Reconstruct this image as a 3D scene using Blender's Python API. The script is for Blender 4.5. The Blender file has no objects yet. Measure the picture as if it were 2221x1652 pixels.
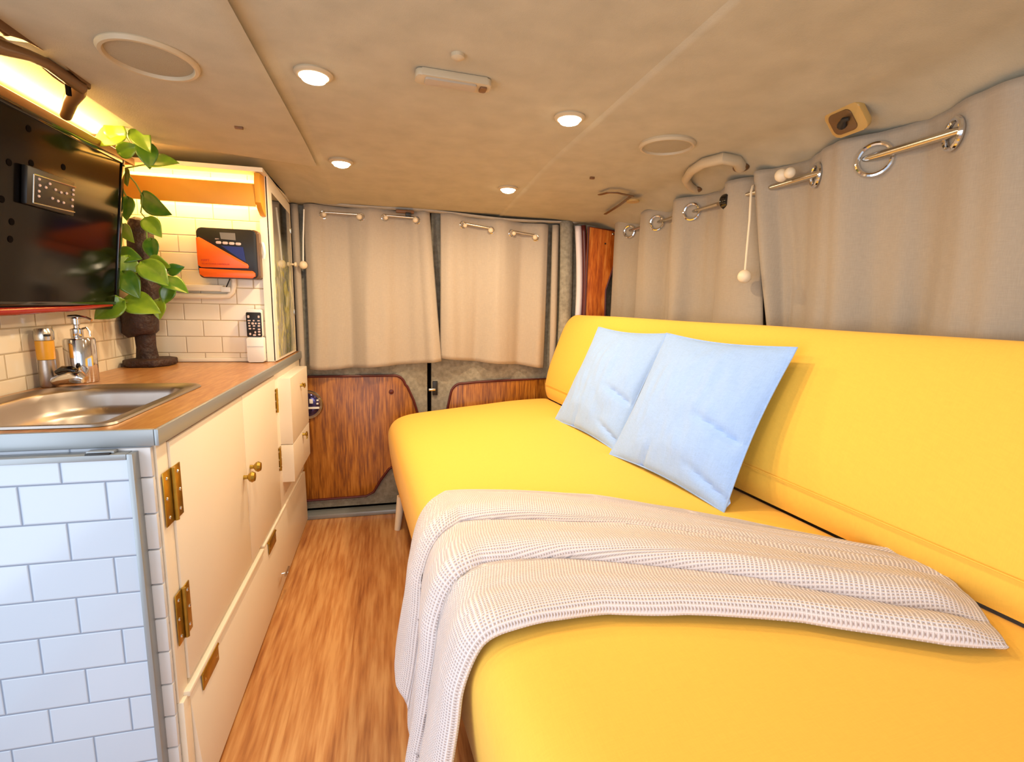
import bpy, bmesh, math, random
from mathutils import Vector, Matrix, noise as mnoise
random.seed(7)
C = bpy.context.scene.collection
SC = bpy.context.scene
PI = math.pi

# ------------------------------------------------------------------ camera
W, H, F = 2221, 1652, 1058.0
cam_d = bpy.data.cameras.new('camera'); cam = bpy.data.objects.new('camera', cam_d); C.objects.link(cam)
yaw, pitch, roll = math.radians(13.8), math.radians(8.9), math.radians(1.35)
cy, sy, cp, sp = math.cos(yaw), math.sin(yaw), math.cos(pitch), math.sin(pitch)
fwd = Vector((sy*cp, cy*cp, -sp)); rt = Vector((cy, -sy, 0)); up = rt.cross(fwd)
r2 = math.cos(roll)*rt + math.sin(roll)*up; u2 = -math.sin(roll)*rt + math.cos(roll)*up
M = Matrix((r2, u2, -fwd)).transposed().to_4x4(); M.translation = Vector((0, 0, 1.04))
cam.matrix_world = M
cam_d.sensor_width = 36; cam_d.lens = 36*F/W; cam_d.clip_start = 0.01; cam_d.clip_end = 50
SC.camera = cam

# ------------------------------------------------------------------ world and exposure
wd = bpy.data.worlds.new('daylight'); SC.world = wd; wd.use_nodes = True
wd.node_tree.nodes['Background'].inputs[0].default_value = (0.80, 0.88, 1.0, 1)
wd.node_tree.nodes['Background'].inputs[1].default_value = 0.8
SC.view_settings.view_transform = 'Standard'; SC.view_settings.look = 'None'
SC.view_settings.gamma = 1; SC.view_settings.exposure = 0.16; SC.view_settings.use_curve_mapping = False

LAMPK = 1.0
def area_light(name, loc, rot, size, sizey, power, col, parent=None, spread=180):
    l = bpy.data.lights.new(name, 'AREA'); l.shape = 'RECTANGLE'; l.size = size; l.size_y = sizey
    l.energy = power; l.color = col; l.spread = math.radians(spread)
    o = bpy.data.objects.new(name, l); C.objects.link(o); o.location = loc; o.rotation_euler = rot
    if parent: o.parent = parent
    return o
# daylight through the open cab end and the open sliding door of the van
area_light('cab_daylight', (-0.15, -1.25, 1.05), (math.radians(90), 0, 0), 1.3, 0.9, 13, (0.88, 0.93, 1.0))
area_light('door_daylight', (-1.02, 0.05, 0.85), (0, math.radians(-90), 0), 1.2, 1.1, 13, (0.76, 0.87, 1.0))
WARM = (1.0, 0.77, 0.49)

# ------------------------------------------------------------------ materials
def lin(c):
    out = []
    for v in c:
        v /= 255.0
        out.append(v/12.92 if v <= 0.04045 else ((v+0.055)/1.055)**2.4)
    return (out[0], out[1], out[2], 1)
class NT:
    def __init__(s, name):
        s.m = bpy.data.materials.new(name); s.m.use_nodes = True; s.t = s.m.node_tree
        s.b = s.t.nodes['Principled BSDF']
    def n(s, typ, **kw):
        nd = s.t.nodes.new(typ)
        for k, v in kw.items(): setattr(nd, k, v)
        return nd
    def l(s, a, b): s.t.links.new(a, b)
    def val(s, node, key, v):
        node.inputs[key].default_value = v
def coord(N, scale=(1, 1, 1), kind='Object', rot=(0, 0, 0)):
    tc = N.n('ShaderNodeTexCoord'); mp = N.n('ShaderNodeMapping')
    mp.inputs['Scale'].default_value = scale; mp.inputs['Rotation'].default_value = rot
    N.l(tc.outputs[kind], mp.inputs[0]); return mp.outputs[0]
def bump(N, h, strength=0.3, dist=0.002):
    b = N.n('ShaderNodeBump'); b.inputs['Strength'].default_value = strength; b.inputs['Distance'].default_value = dist
    N.l(h, b.inputs['Height']); N.l(b.outputs[0], N.b.inputs['Normal']); return b
def plain(name, rgb, rough=0.5, metal=0.0, coat=0.0, bumps=None, vary=0.0, vscale=20, emit=None, estr=0, spec=0.5, sheen=0):
    N = NT(name); c = lin(rgb)
    N.b.inputs['Base Color'].default_value = c; N.b.inputs['Roughness'].default_value = rough
    N.b.inputs['Metallic'].default_value = metal; N.b.inputs['Coat Weight'].default_value = coat
    N.b.inputs['Specular IOR Level'].default_value = spec
    if sheen: N.b.inputs['Sheen Weight'].default_value = sheen
    if emit:
        N.b.inputs['Emission Color'].default_value = (*emit, 1); N.b.inputs['Emission Strength'].default_value = estr
    if vary:
        no = N.n('ShaderNodeTexNoise'); no.inputs['Scale'].default_value = vscale; no.inputs['Detail'].default_value = 5
        N.l(coord(N), no.inputs['Vector'])
        cr = N.n('ShaderNodeValToRGB'); cr.color_ramp.elements[0].position = 0.3; cr.color_ramp.elements[1].position = 0.7
        cr.color_ramp.elements[0].color = tuple(x*(1-vary) for x in c[:3])+(1,)
        cr.color_ramp.elements[1].color = tuple(min(1, x*(1+vary)) for x in c[:3])+(1,)
        N.l(no.outputs[0], cr.inputs[0]); N.l(cr.outputs[0], N.b.inputs['Base Color'])
    if bumps:
        no = N.n('ShaderNodeTexNoise'); no.inputs['Scale'].default_value = bumps[0]; no.inputs['Detail'].default_value = 4
        N.l(coord(N), no.inputs['Vector']); bump(N, no.outputs[0], bumps[1], bumps[2] if len(bumps) > 2 else 0.002)
    return N.m
def fabric(name, rgb, scale=700, strength=0.25, vary=0.06, axes=('X', 'Z'), sheen=0.15):
    N = NT(name); c = lin(rgb)
    v = coord(N)
    sx = N.n('ShaderNodeSeparateXYZ'); N.l(v, sx.inputs[0])
    waves = []
    for i, mul in enumerate((1.0, 1.07)):
        no = N.n('ShaderNodeTexNoise'); no.inputs['Scale'].default_value = 1; no.inputs['Detail'].default_value = 2
        mp = N.n('ShaderNodeMapping'); s = [60, 60, 60]; s['XYZ'.index(axes[i])] = scale
        mp.inputs['Scale'].default_value = s; N.l(v, mp.inputs[0]); N.l(mp.outputs[0], no.inputs['Vector']); waves.append(no.outputs[0])
    ad = N.n('ShaderNodeMath', operation='ADD'); N.l(waves[0], ad.inputs[0]); N.l(waves[1], ad.inputs[1])
    cr = N.n('ShaderNodeValToRGB'); cr.color_ramp.elements[0].position = 0.75; cr.color_ramp.elements[1].position = 1.25
    hf = N.n('ShaderNodeMath', operation='MULTIPLY'); hf.inputs[1].default_value = 0.5; N.l(ad.outputs[0], hf.inputs[0])
    cr.color_ramp.elements[0].position = 0.35; cr.color_ramp.elements[1].position = 0.65
    cr.color_ramp.elements[0].color = tuple(x*(1-vary) for x in c[:3])+(1,)
    cr.color_ramp.elements[1].color = tuple(min(1, x*(1+vary)) for x in c[:3])+(1,)
    N.l(hf.outputs[0], cr.inputs[0]); N.l(cr.outputs[0], N.b.inputs['Base Color'])
    N.b.inputs['Roughness'].default_value = 0.9; N.b.inputs['Sheen Weight'].default_value = sheen
    N.b.inputs['Specular IOR Level'].default_value = 0.2
    bump(N, ad.outputs[0], strength, 0.001)
    return N.m
def wood(name, dark, mid, light, axis='Y', scale=9.0, stretch=0.09, rough=0.4, dist=1.6, planks=None, coat=0.0):
    """grain runs along axis"""
    N = NT(name)
    s = [scale]*3; s['XYZ'.index(axis)] = scale*stretch
    v = coord(N, tuple(s))
    src = v
    if planks:
        # shift the grain from plank to plank
        tc = N.n('ShaderNodeTexCoord'); sp_ = N.n('ShaderNodeSeparateXYZ'); N.l(tc.outputs['Object'], sp_.inputs[0])
        across = 'X' if axis == 'Y' else 'Y'
        dv = N.n('ShaderNodeMath', operation='DIVIDE'); dv.inputs[1].default_value = planks; N.l(sp_.outputs[across], dv.inputs[0])
        fl = N.n('ShaderNodeMath', operation='FLOOR'); N.l(dv.outputs[0], fl.inputs[0])
        ml = N.n('ShaderNodeMath', operation='MULTIPLY'); ml.inputs[1].default_value = 7.31; N.l(fl.outputs[0], ml.inputs[0])
        cb = N.n('ShaderNodeCombineXYZ')
        for a in 'XYZ': N.l(ml.outputs[0], cb.inputs[a])
        va = N.n('ShaderNodeVectorMath', operation='ADD'); N.l(v, va.inputs[0]); N.l(cb.outputs[0], va.inputs[1]); src = va.outputs[0]
    n1 = N.n('ShaderNodeTexNoise'); n1.inputs['Scale'].default_value = 1.0; n1.inputs['Detail'].default_value = 3; n1.inputs['Distortion'].default_value = 0.6
    N.l(src, n1.inputs['Vector'])
    m1 = N.n('ShaderNodeMath', operation='MULTIPLY'); m1.inputs[1].default_value = dist*14; N.l(n1.outputs[0], m1.inputs[0])
    sn = N.n('ShaderNodeMath', operation='SINE'); N.l(m1.outputs[0], sn.inputs[0])
    n2 = N.n('ShaderNodeTexNoise'); n2.inputs['Scale'].default_value = 9.0; n2.inputs['Detail'].default_value = 6
    N.l(src, n2.inputs['Vector'])
    a1 = N.n('ShaderNodeMath', operation='MULTIPLY_ADD'); a1.inputs[1].default_value = 0.10; N.l(sn.outputs[0], a1.inputs[0]); N.l(n2.outputs[0], a1.inputs[2])
    cr = N.n('ShaderNodeValToRGB'); e = cr.color_ramp.elements
    e[0].position = 0.28; e[0].color = lin(dark); e[1].position = 0.72; e[1].color = lin(light)
    x = e.new(0.5); x.color = lin(mid)
    N.l(a1.outputs[0], cr.inputs[0]); col = cr.outputs[0]
    N.l(col, N.b.inputs['Base Color']); N.b.inputs['Roughness'].default_value = rough
    N.b.inputs['Coat Weight'].default_value = coat; N.b.inputs['Coat Roughness'].default_value = 0.25
    bump(N, a1.outputs[0], 0.12, 0.001)
    return N.m
def tiles(name, tw, th, ox, oz, horiz='X', tile=(236, 230, 220), grout=(150, 145, 138), mortar=0.0016, rough=0.12):
    N = NT(name)
    tc = N.n('ShaderNodeTexCoord'); sp_ = N.n('ShaderNodeSeparateXYZ'); N.l(tc.outputs['Object'], sp_.inputs[0])
    cb = N.n('ShaderNodeCombineXYZ')
    a = N.n('ShaderNodeMath', operation='SUBTRACT'); a.inputs[1].default_value = ox; N.l(sp_.outputs[horiz], a.inputs[0])
    b = N.n('ShaderNodeMath', operation='SUBTRACT'); b.inputs[1].default_value = oz; N.l(sp_.outputs['Z'], b.inputs[0])
    N.l(a.outputs[0], cb.inputs['X']); N.l(b.outputs[0], cb.inputs['Y'])
    br = N.n('ShaderNodeTexBrick'); N.l(cb.outputs[0], br.inputs['Vector'])
    br.offset = 0.5; br.offset_frequency = 2
    br.inputs['Scale'].default_value = 1; br.inputs['Brick Width'].default_value = tw; br.inputs['Row Height'].default_value = th
    br.inputs['Mortar Size'].default_value = mortar; br.inputs['Mortar Smooth'].default_value = 0.2
    br.inputs['Color1'].default_value = lin(tile); br.inputs['Color2'].default_value = lin(tuple(x-4 for x in tile)); br.inputs['Mortar'].default_value = lin(grout)
    N.l(br.outputs['Color'], N.b.inputs['Base Color'])
    br2 = N.n('ShaderNodeTexBrick'); N.l(cb.outputs[0], br2.inputs['Vector']); br2.offset = 0.5
    for k, v in (('Scale', 1), ('Brick Width', tw), ('Row Height', th), ('Mortar Size', mortar*2.4), ('Mortar Smooth', 1.0)): br2.inputs[k].default_value = v
    inv = N.n('ShaderNodeMath', operation='SUBTRACT'); inv.inputs[0].default_value = 1; N.l(br2.outputs['Fac'], inv.inputs[1])
    bump(N, inv.outputs[0], 0.6, 0.002)
    rr = N.n('ShaderNodeMapRange'); rr.inputs['To Min'].default_value = rough; rr.inputs['To Max'].default_value = 0.8
    N.l(br.outputs['Fac'], rr.inputs['Value']); N.l(rr.outputs[0], N.b.inputs['Roughness'])
    return N.m
def waffle(name, rgb, pit):
    N = NT(name)
    tc = N.n('ShaderNodeTexCoord'); mp = N.n('ShaderNodeMapping'); mp.inputs['Scale'].default_value = (1/0.0050, 1/0.0050, 1)
    N.l(tc.outputs['UV'], mp.inputs[0]); s = N.n('ShaderNodeSeparateXYZ'); N.l(mp.outputs[0], s.inputs[0])
    outs = []
    for a in 'XY':
        m = N.n('ShaderNodeMath', operation='MULTIPLY'); m.inputs[1].default_value = 2*PI; N.l(s.outputs[a], m.inputs[0])
        w = N.n('ShaderNodeMath', operation='SINE'); N.l(m.outputs[0], w.inputs[0]); outs.append(w.outputs[0])
    mn = N.n('ShaderNodeMath', operation='MINIMUM'); N.l(outs[0], mn.inputs[0]); N.l(outs[1], mn.inputs[1])
    cr = N.n('ShaderNodeValToRGB'); e = cr.color_ramp.elements
    e[0].position = 0.15; e[0].color = lin(rgb); e[1].position = 0.95; e[1].color = lin(pit)
    N.l(mn.outputs[0], cr.inputs[0]); N.l(cr.outputs[0], N.b.inputs['Base Color'])
    ng = N.n('ShaderNodeMath', operation='MULTIPLY'); ng.inputs[1].default_value = -1; N.l(mn.outputs[0], ng.inputs[0])
    bump(N, ng.outputs[0], 0.75, 0.0018)
    N.b.inputs['Roughness'].default_value = 0.95; N.b.inputs['Sheen Weight'].default_value = 0.2; N.b.inputs['Specular IOR Level'].default_value = 0.1
    return N.m
def brushed(name, rgb, rough=0.28, axis='Y'):
    N = NT(name); N.b.inputs['Base Color'].default_value = lin(rgb); N.b.inputs['Metallic'].default_value = 1
    s = [900, 900, 900]; s['XYZ'.index(axis)] = 12
    no = N.n('ShaderNodeTexNoise'); no.inputs['Scale'].default_value = 1; N.l(coord(N, tuple(s)), no.inputs['Vector'])
    mr = N.n('ShaderNodeMapRange'); mr.inputs['To Min'].default_value = rough-0.06; mr.inputs['To Max'].default_value = rough+0.1
    N.l(no.outputs[0], mr.inputs['Value']); N.l(mr.outputs[0], N.b.inputs['Roughness'])
    return N.m

MAT = {}
MAT['carpet_ceiling'] = plain('headliner', (184, 173, 149), 0.95, bumps=(420, 0.35, 0.001), vary=0.07, vscale=14, spec=0.1)
MAT['carpet_grey'] = plain('grey_carpet', (150, 143, 128), 0.97, bumps=(500, 0.6, 0.002), vary=0.22, vscale=60, spec=0.1)
MAT['wall_fabric'] = plain('wall_fabric', (176, 168, 158), 0.95, bumps=(380, 0.4, 0.001), vary=0.08, vscale=18, spec=0.1)
MAT['yellow'] = fabric('yellow_canvas', (246, 195, 80), 900, 0.10, 0.03, ('X', 'Y'), 0.1)
MAT['blue'] = fabric('pale_blue_linen', (158, 192, 246), 800, 0.25, 0.07, ('Y', 'Z'), 0.2)
MAT['throw'] = waffle('cream_waffle', (240, 228, 226), (176, 154, 150))
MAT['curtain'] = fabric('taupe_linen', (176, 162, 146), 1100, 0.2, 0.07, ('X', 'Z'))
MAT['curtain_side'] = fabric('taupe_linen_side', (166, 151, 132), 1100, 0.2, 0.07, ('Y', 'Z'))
MAT['floor'] = wood('floor_laminate', (146, 86, 44), (184, 124, 70), (208, 156, 100), 'Y', 9, 0.07, 0.3, 1.0, planks=0.135, coat=0.25)
MAT['laminate'] = wood('door_laminate', (120, 66, 16), (168, 104, 30), (194, 132, 56), 'Z', 16, 0.08, 0.35, 0.6)
MAT['worktop'] = wood('worktop_oak', (160, 104, 54), (178, 124, 70), (196, 146, 90), 'Y', 14, 0.12, 0.3, 0.5, coat=0.2)
MAT['reddish'] = wood('red_wood', (160, 72, 20), (200, 104, 32), (222, 138, 60), 'Z', 14, 0.12, 0.3, 0.8, coat=0.3)
MAT['cream'] = plain('cream_paint', (240, 228, 208), 0.45, bumps=(30, 0.06, 0.002), vary=0.012, vscale=5)
MAT['white'] = plain('white_plastic', (236, 234, 228), 0.35)
MAT['alu'] = plain('grey_edging', (150, 156, 160), 0.35, metal=0.35)
MAT['steel'] = brushed('brushed_steel', (176, 166, 158), 0.34, 'Y')
MAT['chrome'] = plain('chrome', (225, 225, 228), 0.08, metal=1)
MAT['satin'] = plain('satin_nickel', (205, 198, 186), 0.25, metal=1)
MAT['brass'] = plain('brass', (178, 146, 62), 0.32, metal=0.9, vary=0.12, vscale=60)
MAT['black_gloss'] = plain('black_gloss', (14, 12, 12), 0.10, coat=0.4)
MAT['screen'] = plain('screen', (8, 5, 4), 0.14, spec=0.22)
MAT['black'] = plain('black_plastic', (22, 20, 20), 0.45)
MAT['darkgap'] = plain('dark_rubber', (14, 10, 10), 1.0, spec=0.05)
MAT['red_trim'] = plain('red_trim', (150, 16, 22), 0.25, coat=0.3)
MAT['maroon'] = plain('maroon_piping', (84, 22, 18), 0.4)
MAT['bark'] = plain('dark_bark', (52, 28, 18), 0.6, bumps=(45, 1.0, 0.01), vary=0.35, vscale=30)
MAT['leaf'] = None
MAT['stem'] = plain('stem', (126, 150, 70), 0.5)
MAT['orange'] = plain('orange_plastic', (244, 100, 16), 0.35)
MAT['navy'] = plain('navy_panel', (26, 38, 110), 0.3, vary=0.25, vscale=20)
MAT['lcd'] = plain('lcd_grey', (138, 130, 118), 0.25)
MAT['button'] = plain('pale_button', (222, 196, 186), 0.5)
MAT['shelf'] = plain('led_tinted_board', (226, 156, 44), 0.5, vary=0.03, vscale=5)  # cream board; the orange of the strip lighting is put into its colour
MAT['beige_plastic'] = plain('beige_plastic', (190, 170, 138), 0.5)
MAT['brown_plastic'] = plain('brown_plastic', (104, 72, 40), 0.35)
MAT['grille'] = plain('speaker_grille', (172, 158, 130), 0.7, bumps=(900, 0.8, 0.002))
MAT['lamp'] = plain('lamp_glow', (255, 240, 210), 0.5, emit=(1.0, 0.84, 0.58), estr=12)
MAT['led'] = plain('led_glow', (255, 220, 150), 0.5, emit=(1.0, 0.62, 0.20), estr=9)
MAT['led_dim'] = plain('led_glow_dim', (255, 220, 150), 0.5, emit=(1.0, 0.60, 0.18), estr=2)
MAT['seal'] = plain('white_seal', (226, 214, 216), 0.4)
MAT['yellow_plastic'] = plain('aged_plastic', (186, 148, 84), 0.4)
MAT['soap'] = plain('orange_sleeve', (226, 160, 40), 0.3)
MAT['edgewhite'] = plain('edge_tile_white', (212, 212, 214), 0.2)
MAT['frosted'] = plain('frosted_lens', (176, 158, 136), 0.4)
MAT['purple'] = plain('tinted_lens', (70, 60, 100), 0.12, metal=0.7)
MAT['wood_clip'] = plain('brown_clip', (120, 78, 40), 0.5)
MAT['ink'] = plain('red_ink', (196, 52, 10), 0.5)
MAT['ballwhite'] = plain('cream_bead', (232, 212, 180), 0.45)
def leaf_mat():
    N = NT('pothos_leaf')
    oi = N.n('ShaderNodeObjectInfo'); no = N.n('ShaderNodeTexNoise'); no.inputs['Scale'].default_value = 35; N.l(coord(N), no.inputs['Vector'])
    ad = N.n('ShaderNodeMath', operation='MULTIPLY_ADD'); ad.inputs[1].default_value = 0.5; N.l(no.outputs[0], ad.inputs[0])
    ml = N.n('ShaderNodeMath', operation='MULTIPLY'); ml.inputs[1].default_value = 0.5; N.l(oi.outputs['Random'], ml.inputs[0]); N.l(ml.outputs[0], ad.inputs[2])
    cr = N.n('ShaderNodeValToRGB'); e = cr.color_ramp.elements
    e[0].position = 0.15; e[0].color = lin((44, 104, 26)); e[1].position = 0.8; e[1].color = lin((150, 180, 44))
    N.l(ad.outputs[0], cr.inputs[0]); N.l(cr.outputs[0], N.b.inputs['Base Color']); N.b.inputs['Roughness'].default_value = 0.3
    N.b.inputs['Coat Weight'].default_value = 0.3
    return N.m
MAT['leaf'] = leaf_mat()
def mirror_mat():
    """mirror whose lower half carries a mottled green pattern"""
    N = NT('mottled_mirror')
    v = coord(N, (1, 1, 0.45))
    no = N.n('ShaderNodeTexNoise'); no.inputs['Scale'].default_value = 22; no.inputs['Detail'].default_value = 6; no.inputs['Distortion'].default_value = 1.2; N.l(v, no.inputs['Vector'])
    cr = N.n('ShaderNodeValToRGB'); e = cr.color_ramp.elements
    e[0].position = 0.32; e[0].color = lin((96, 104, 78)); e[1].position = 0.68; e[1].color = lin((230, 228, 190))
    for p, c in ((0.42, (136, 142, 96)), (0.5, (160, 160, 156)), (0.58, (196, 190, 96))): x = e.new(p); x.color = lin(c)
    N.l(no.outputs[0], cr.inputs[0])
    tc = N.n('ShaderNodeTexCoord'); s = N.n('ShaderNodeSeparateXYZ'); N.l(tc.outputs['Object'], s.inputs[0])
    mr = N.n('ShaderNodeMapRange'); mr.inputs['From Min'].default_value = 0.34; mr.inputs['From Max'].default_value = 0.48
    N.l(s.outputs['Z'], mr.inputs['Value'])
    N.l(mr.outputs[0], N.b.inputs['Metallic'])
    mx = N.n('ShaderNodeMix', data_type='RGBA'); N.l(mr.outputs[0], mx.inputs['Factor']); N.l(cr.outputs[0], mx.inputs[6]); mx.inputs[7].default_value = lin((200, 196, 180))
    N.l(mx.outputs[2], N.b.inputs['Base Color'])
    N.b.inputs['Roughness'].default_value = 0.06; N.b.inputs['Coat Weight'].default_value = 0.6
    return N.m
MAT['mirror'] = mirror_mat()

# ------------------------------------------------------------------ mesh helpers
def V(*a): return Vector(a)
def bm_box(bm, lo, hi, bev=0.0, seg=2):
    lo, hi = Vector(lo), Vector(hi)
    r = bmesh.ops.create_cube(bm, size=1); vs = r['verts']
    for v in vs: v.co = Vector(((lo[i]+hi[i])/2 + v.co[i]*(hi[i]-lo[i]) for i in range(3)))
    if bev > 0:
        es = {e for v in vs for e in v.link_edges}
        bmesh.ops.bevel(bm, geom=list(es), offset=bev, segments=seg, profile=0.5, affect='EDGES')
    return vs
def box(lo, hi, bev=0.0, seg=2):
    bm = bmesh.new(); bm_box(bm, lo, hi, bev, seg); return bm
def bm_tube(bm, pts, r, n=12, closed=False, caps=True):
    pts = [Vector(p) for p in pts]; m = len(pts); rings = []
    rr = r if isinstance(r, (list, tuple)) else [r]*m
    prev = None
    for i, p in enumerate(pts):
        if closed: t = pts[(i+1) % m]-pts[i-1]
        else: t = pts[min(i+1, m-1)]-pts[max(i-1, 0)]
        t.normalize()
        if prev is None:
            a = Vector((0, 0, 1)) if abs(t.z) < 0.9 else Vector((1, 0, 0))
            u = t.cross(a).normalized()
        else:
            u = (prev - t*prev.dot(t)).normalized()
        w = t.cross(u); prev = u
        rings.append([bm.verts.new(p + (u*math.cos(2*PI*k/n)+w*math.sin(2*PI*k/n))*rr[i]) for k in range(n)])
    rng = range(m) if closed else range(m-1)
    for i in rng:
        a, b = rings[i], rings[(i+1) % m]
        for k in range(n): bm.faces.new((a[k], a[(k+1) % n], b[(k+1) % n], b[k]))
    if caps and not closed:
        bm.faces.new(rings[0][::-1]); bm.faces.new(rings[-1])
def tube(pts, r, n=12, closed=False):
    bm = bmesh.new(); bm_tube(bm, pts, r, n, closed); return bm
def bm_lathe(bm, prof, center, axis='Z', n=32, sx=1.0, sy=1.0):
    """prof: list of (r, h) from start to end along axis"""
    c = Vector(center); rings = []
    for r, h in prof:
        ring = []
        for k in range(n):
            a = 2*PI*k/n; x, y = r*math.cos(a)*sx, r*math.sin(a)*sy
            if axis == 'Z': p = V(x, y, h)
            elif axis == 'X': p = V(h, x, y)
            else: p = V(y, h, x)
            ring.append(bm.verts.new(c+p))
        rings.append(ring)
    for i in range(len(rings)-1):
        a, b = rings[i], rings[i+1]
        for k in range(n): bm.faces.new((a[k], a[(k+1) % n], b[(k+1) % n], b[k]))
    if prof[0][0] > 1e-5: bm.faces.new(rings[0][::-1])
    if prof[-1][0] > 1e-5: bm.faces.new(rings[-1])
def lathe(prof, center, axis='Z', n=32, sx=1, sy=1):
    bm = bmesh.new(); bm_lathe(bm, prof, center, axis, n, sx, sy); return bm
def bm_prism(bm, poly, axis, a, b, bev=0.0):
    """poly in the two other axes (in xyz order), extruded from a to b along axis"""
    def mk(p, h):
        q = list(p); q.insert('XYZ'.index(axis), h); return Vector(q)
    va = [bm.verts.new(mk(p, a)) for p in poly]; vb = [bm.verts.new(mk(p, b)) for p in poly]
    n = len(poly)
    f1 = bm.faces.new(va); f2 = bm.faces.new(vb[::-1])
    for i in range(n): bm.faces.new((va[i], vb[i], vb[(i+1) % n], va[(i+1) % n]))
    if bev:
        es = set(f1.edges) | set(f2.edges)
        bmesh.ops.bevel(bm, geom=list(es), offset=bev, segments=2, profile=0.5, affect='EDGES')
def prism(poly, axis, a, b, bev=0.0):
    bm = bmesh.new(); bm_prism(bm, poly, axis, a, b, bev); return bm
def bm_ball(bm, c, r, u=20, v=12, sc=(1, 1, 1)):
    rr = bmesh.ops.create_uvsphere(bm, u_segments=u, v_segments=v, radius=r)
    for q in rr['verts']: q.co = Vector((q.co.x*sc[0], q.co.y*sc[1], q.co.z*sc[2])) + Vector(c)
def ball(c, r, **k):
    bm = bmesh.new(); bm_ball(bm, c, r, **k); return bm
def grid(fn, nu, nv, uv=None):
    bm = bmesh.new(); g = [[bm.verts.new(fn(i/(nu-1), j/(nv-1))) for j in range(nv)] for i in range(nu)]
    lay = bm.loops.layers.uv.new('UVMap') if uv else None
    for i in range(nu-1):
        for j in range(nv-1):
            f = bm.faces.new((g[i][j], g[i+1][j], g[i+1][j+1], g[i][j+1]))
            if uv:
                for lp, (a, b) in zip(f.loops, ((i, j), (i+1, j), (i+1, j+1), (i, j+1))): lp[lay].uv = uv(a/(nu-1), b/(nv-1))
    return bm
def round_poly(w, h, r, n=6, cx=0, cy=0):
    pts = []
    for (sx, sy_, a0) in ((1, 1, 0), (-1, 1, 90), (-1, -1, 180), (1, -1, 270)):
        for k in range(n+1):
            a = math.radians(a0+90*k/n)
            pts.append((cx+sx*(w/2-r)+r*math.cos(a), cy+sy_*(h/2-r)+r*math.sin(a)))
    return pts
def wroot(o):
    p = Vector((0, 0, 0))
    while o is not None: p = p+o.location; o = o.parent
    return p
def finish(name, bm, mat, origin, parent=None, smooth=True, fixn=True):
    if fixn: bmesh.ops.recalc_face_normals(bm, faces=bm.faces)
    for v in bm.verts: v.co -= origin
    me = bpy.data.meshes.new(name); bm.to_mesh(me); bm.free()
    if isinstance(mat, (list, tuple)):
        for m in mat: me.materials.append(m)
    else: me.materials.append(mat)
    o = bpy.data.objects.new(name, me); C.objects.link(o)
    if smooth:
        me.polygons.foreach_set('use_smooth', [True]*len(me.polygons))
        try: me.set_sharp_from_angle(angle=math.radians(38))
        except Exception: pass
    if parent is not None: o.parent = parent
    else: o.location = origin
    return o
def thing(name, label, cat, loc, group=None):
    o = bpy.data.objects.new(name, None); C.objects.link(o); o.location = loc; o.empty_display_size = 0.05
    o['label'] = label; o['category'] = cat
    if group: o['group'] = group
    return o
def part(name, bm, mat, parent, label=None, **k):
    o = finish(name, bm, MAT[mat] if isinstance(mat, str) else mat, wroot(parent), parent, **k)
    if label: o['label'] = label
    return o
def single(name, bm, mat, label, cat, loc, group=None, **k):
    o = finish(name, bm, MAT[mat] if isinstance(mat, str) else mat, Vector(loc), None, **k)
    o['label'] = label; o['category'] = cat
    if group: o['group'] = group
    return o
def struct(name, bm, mat, loc=(0, 0, 0), **k):
    o = finish(name, bm, MAT[mat] if isinstance(mat, str) else mat, Vector(loc), None, **k); o['kind'] = 'structure'; return o
def solid(o, t, off=0):
    m = o.modifiers.new('solid', 'SOLIDIFY'); m.thickness = t; m.offset = off; return o
def subsurf(o, n=1):
    m = o.modifiers.new('sub', 'SUBSURF'); m.levels = n; m.render_levels = n; return o
def lerp(a, b, t): return a+(b-a)*t
def interp(xs, ys, x):
    if x <= xs[0]: return ys[0]
    for i in range(len(xs)-1):
        if x <= xs[i+1]: return lerp(ys[i], ys[i+1], (x-xs[i])/(xs[i+1]-xs[i]))
    return ys[-1]
def sstep(a, b, x):
    t = max(0, min(1, (x-a)/(b-a))); return t*t*(3-2*t)

# ------------------------------------------------------------------ the shell of the van
struct('floor', box((-0.95, -1.3, -0.04), (1.16, 2.46, 0)), 'floor', smooth=False)
def ceil_z(x, y):
    z = 1.50 - 0.040*sstep(1.5, 2.42, y)
    z -= 0.012*sstep(0.75, 0.95, x)
    z -= 0.055*sstep(0.93, 1.14, x)**1.3
    if x < -0.21: z -= 0.006*sstep(-0.21, -0.24, x)
    z -= 0.03*sstep(-0.70, -0.90, x)
    ye = 1.80-0.10*(-0.236-x)/0.424
    z += 0.036*sstep(ye-0.001, ye+0.012, y)*(1-sstep(2.05, 2.40, y))*sstep(-0.215, -0.36, x)
    return z
xs = [-0.90+2.05*i/110 for i in range(111)]
xs = sorted(xs+[-0.211, -0.216, -0.225, -0.232, 0.493, 0.499, 0.505])
ys = [-1.3+3.76*i/90 for i in range(91)]
def ceil_fn(a, b):
    x = xs[int(round(a*(len(xs)-1)))]; y = ys[int(round(b*90))]
    z = ceil_z(x, y)
    if x > 0.499: z -= 0.004
    # wrinkled headliner on the right side
    z += 0.006*mnoise.noise(Vector((x*5, y*4, 0)))*sstep(0.75, 1.0, x)
    return V(x, y, z)
struct('ceiling', grid(ceil_fn, len(xs), 91), 'carpet_ceiling'); solid(bpy.data.objects['ceiling'], 0.02, 1)
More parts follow.
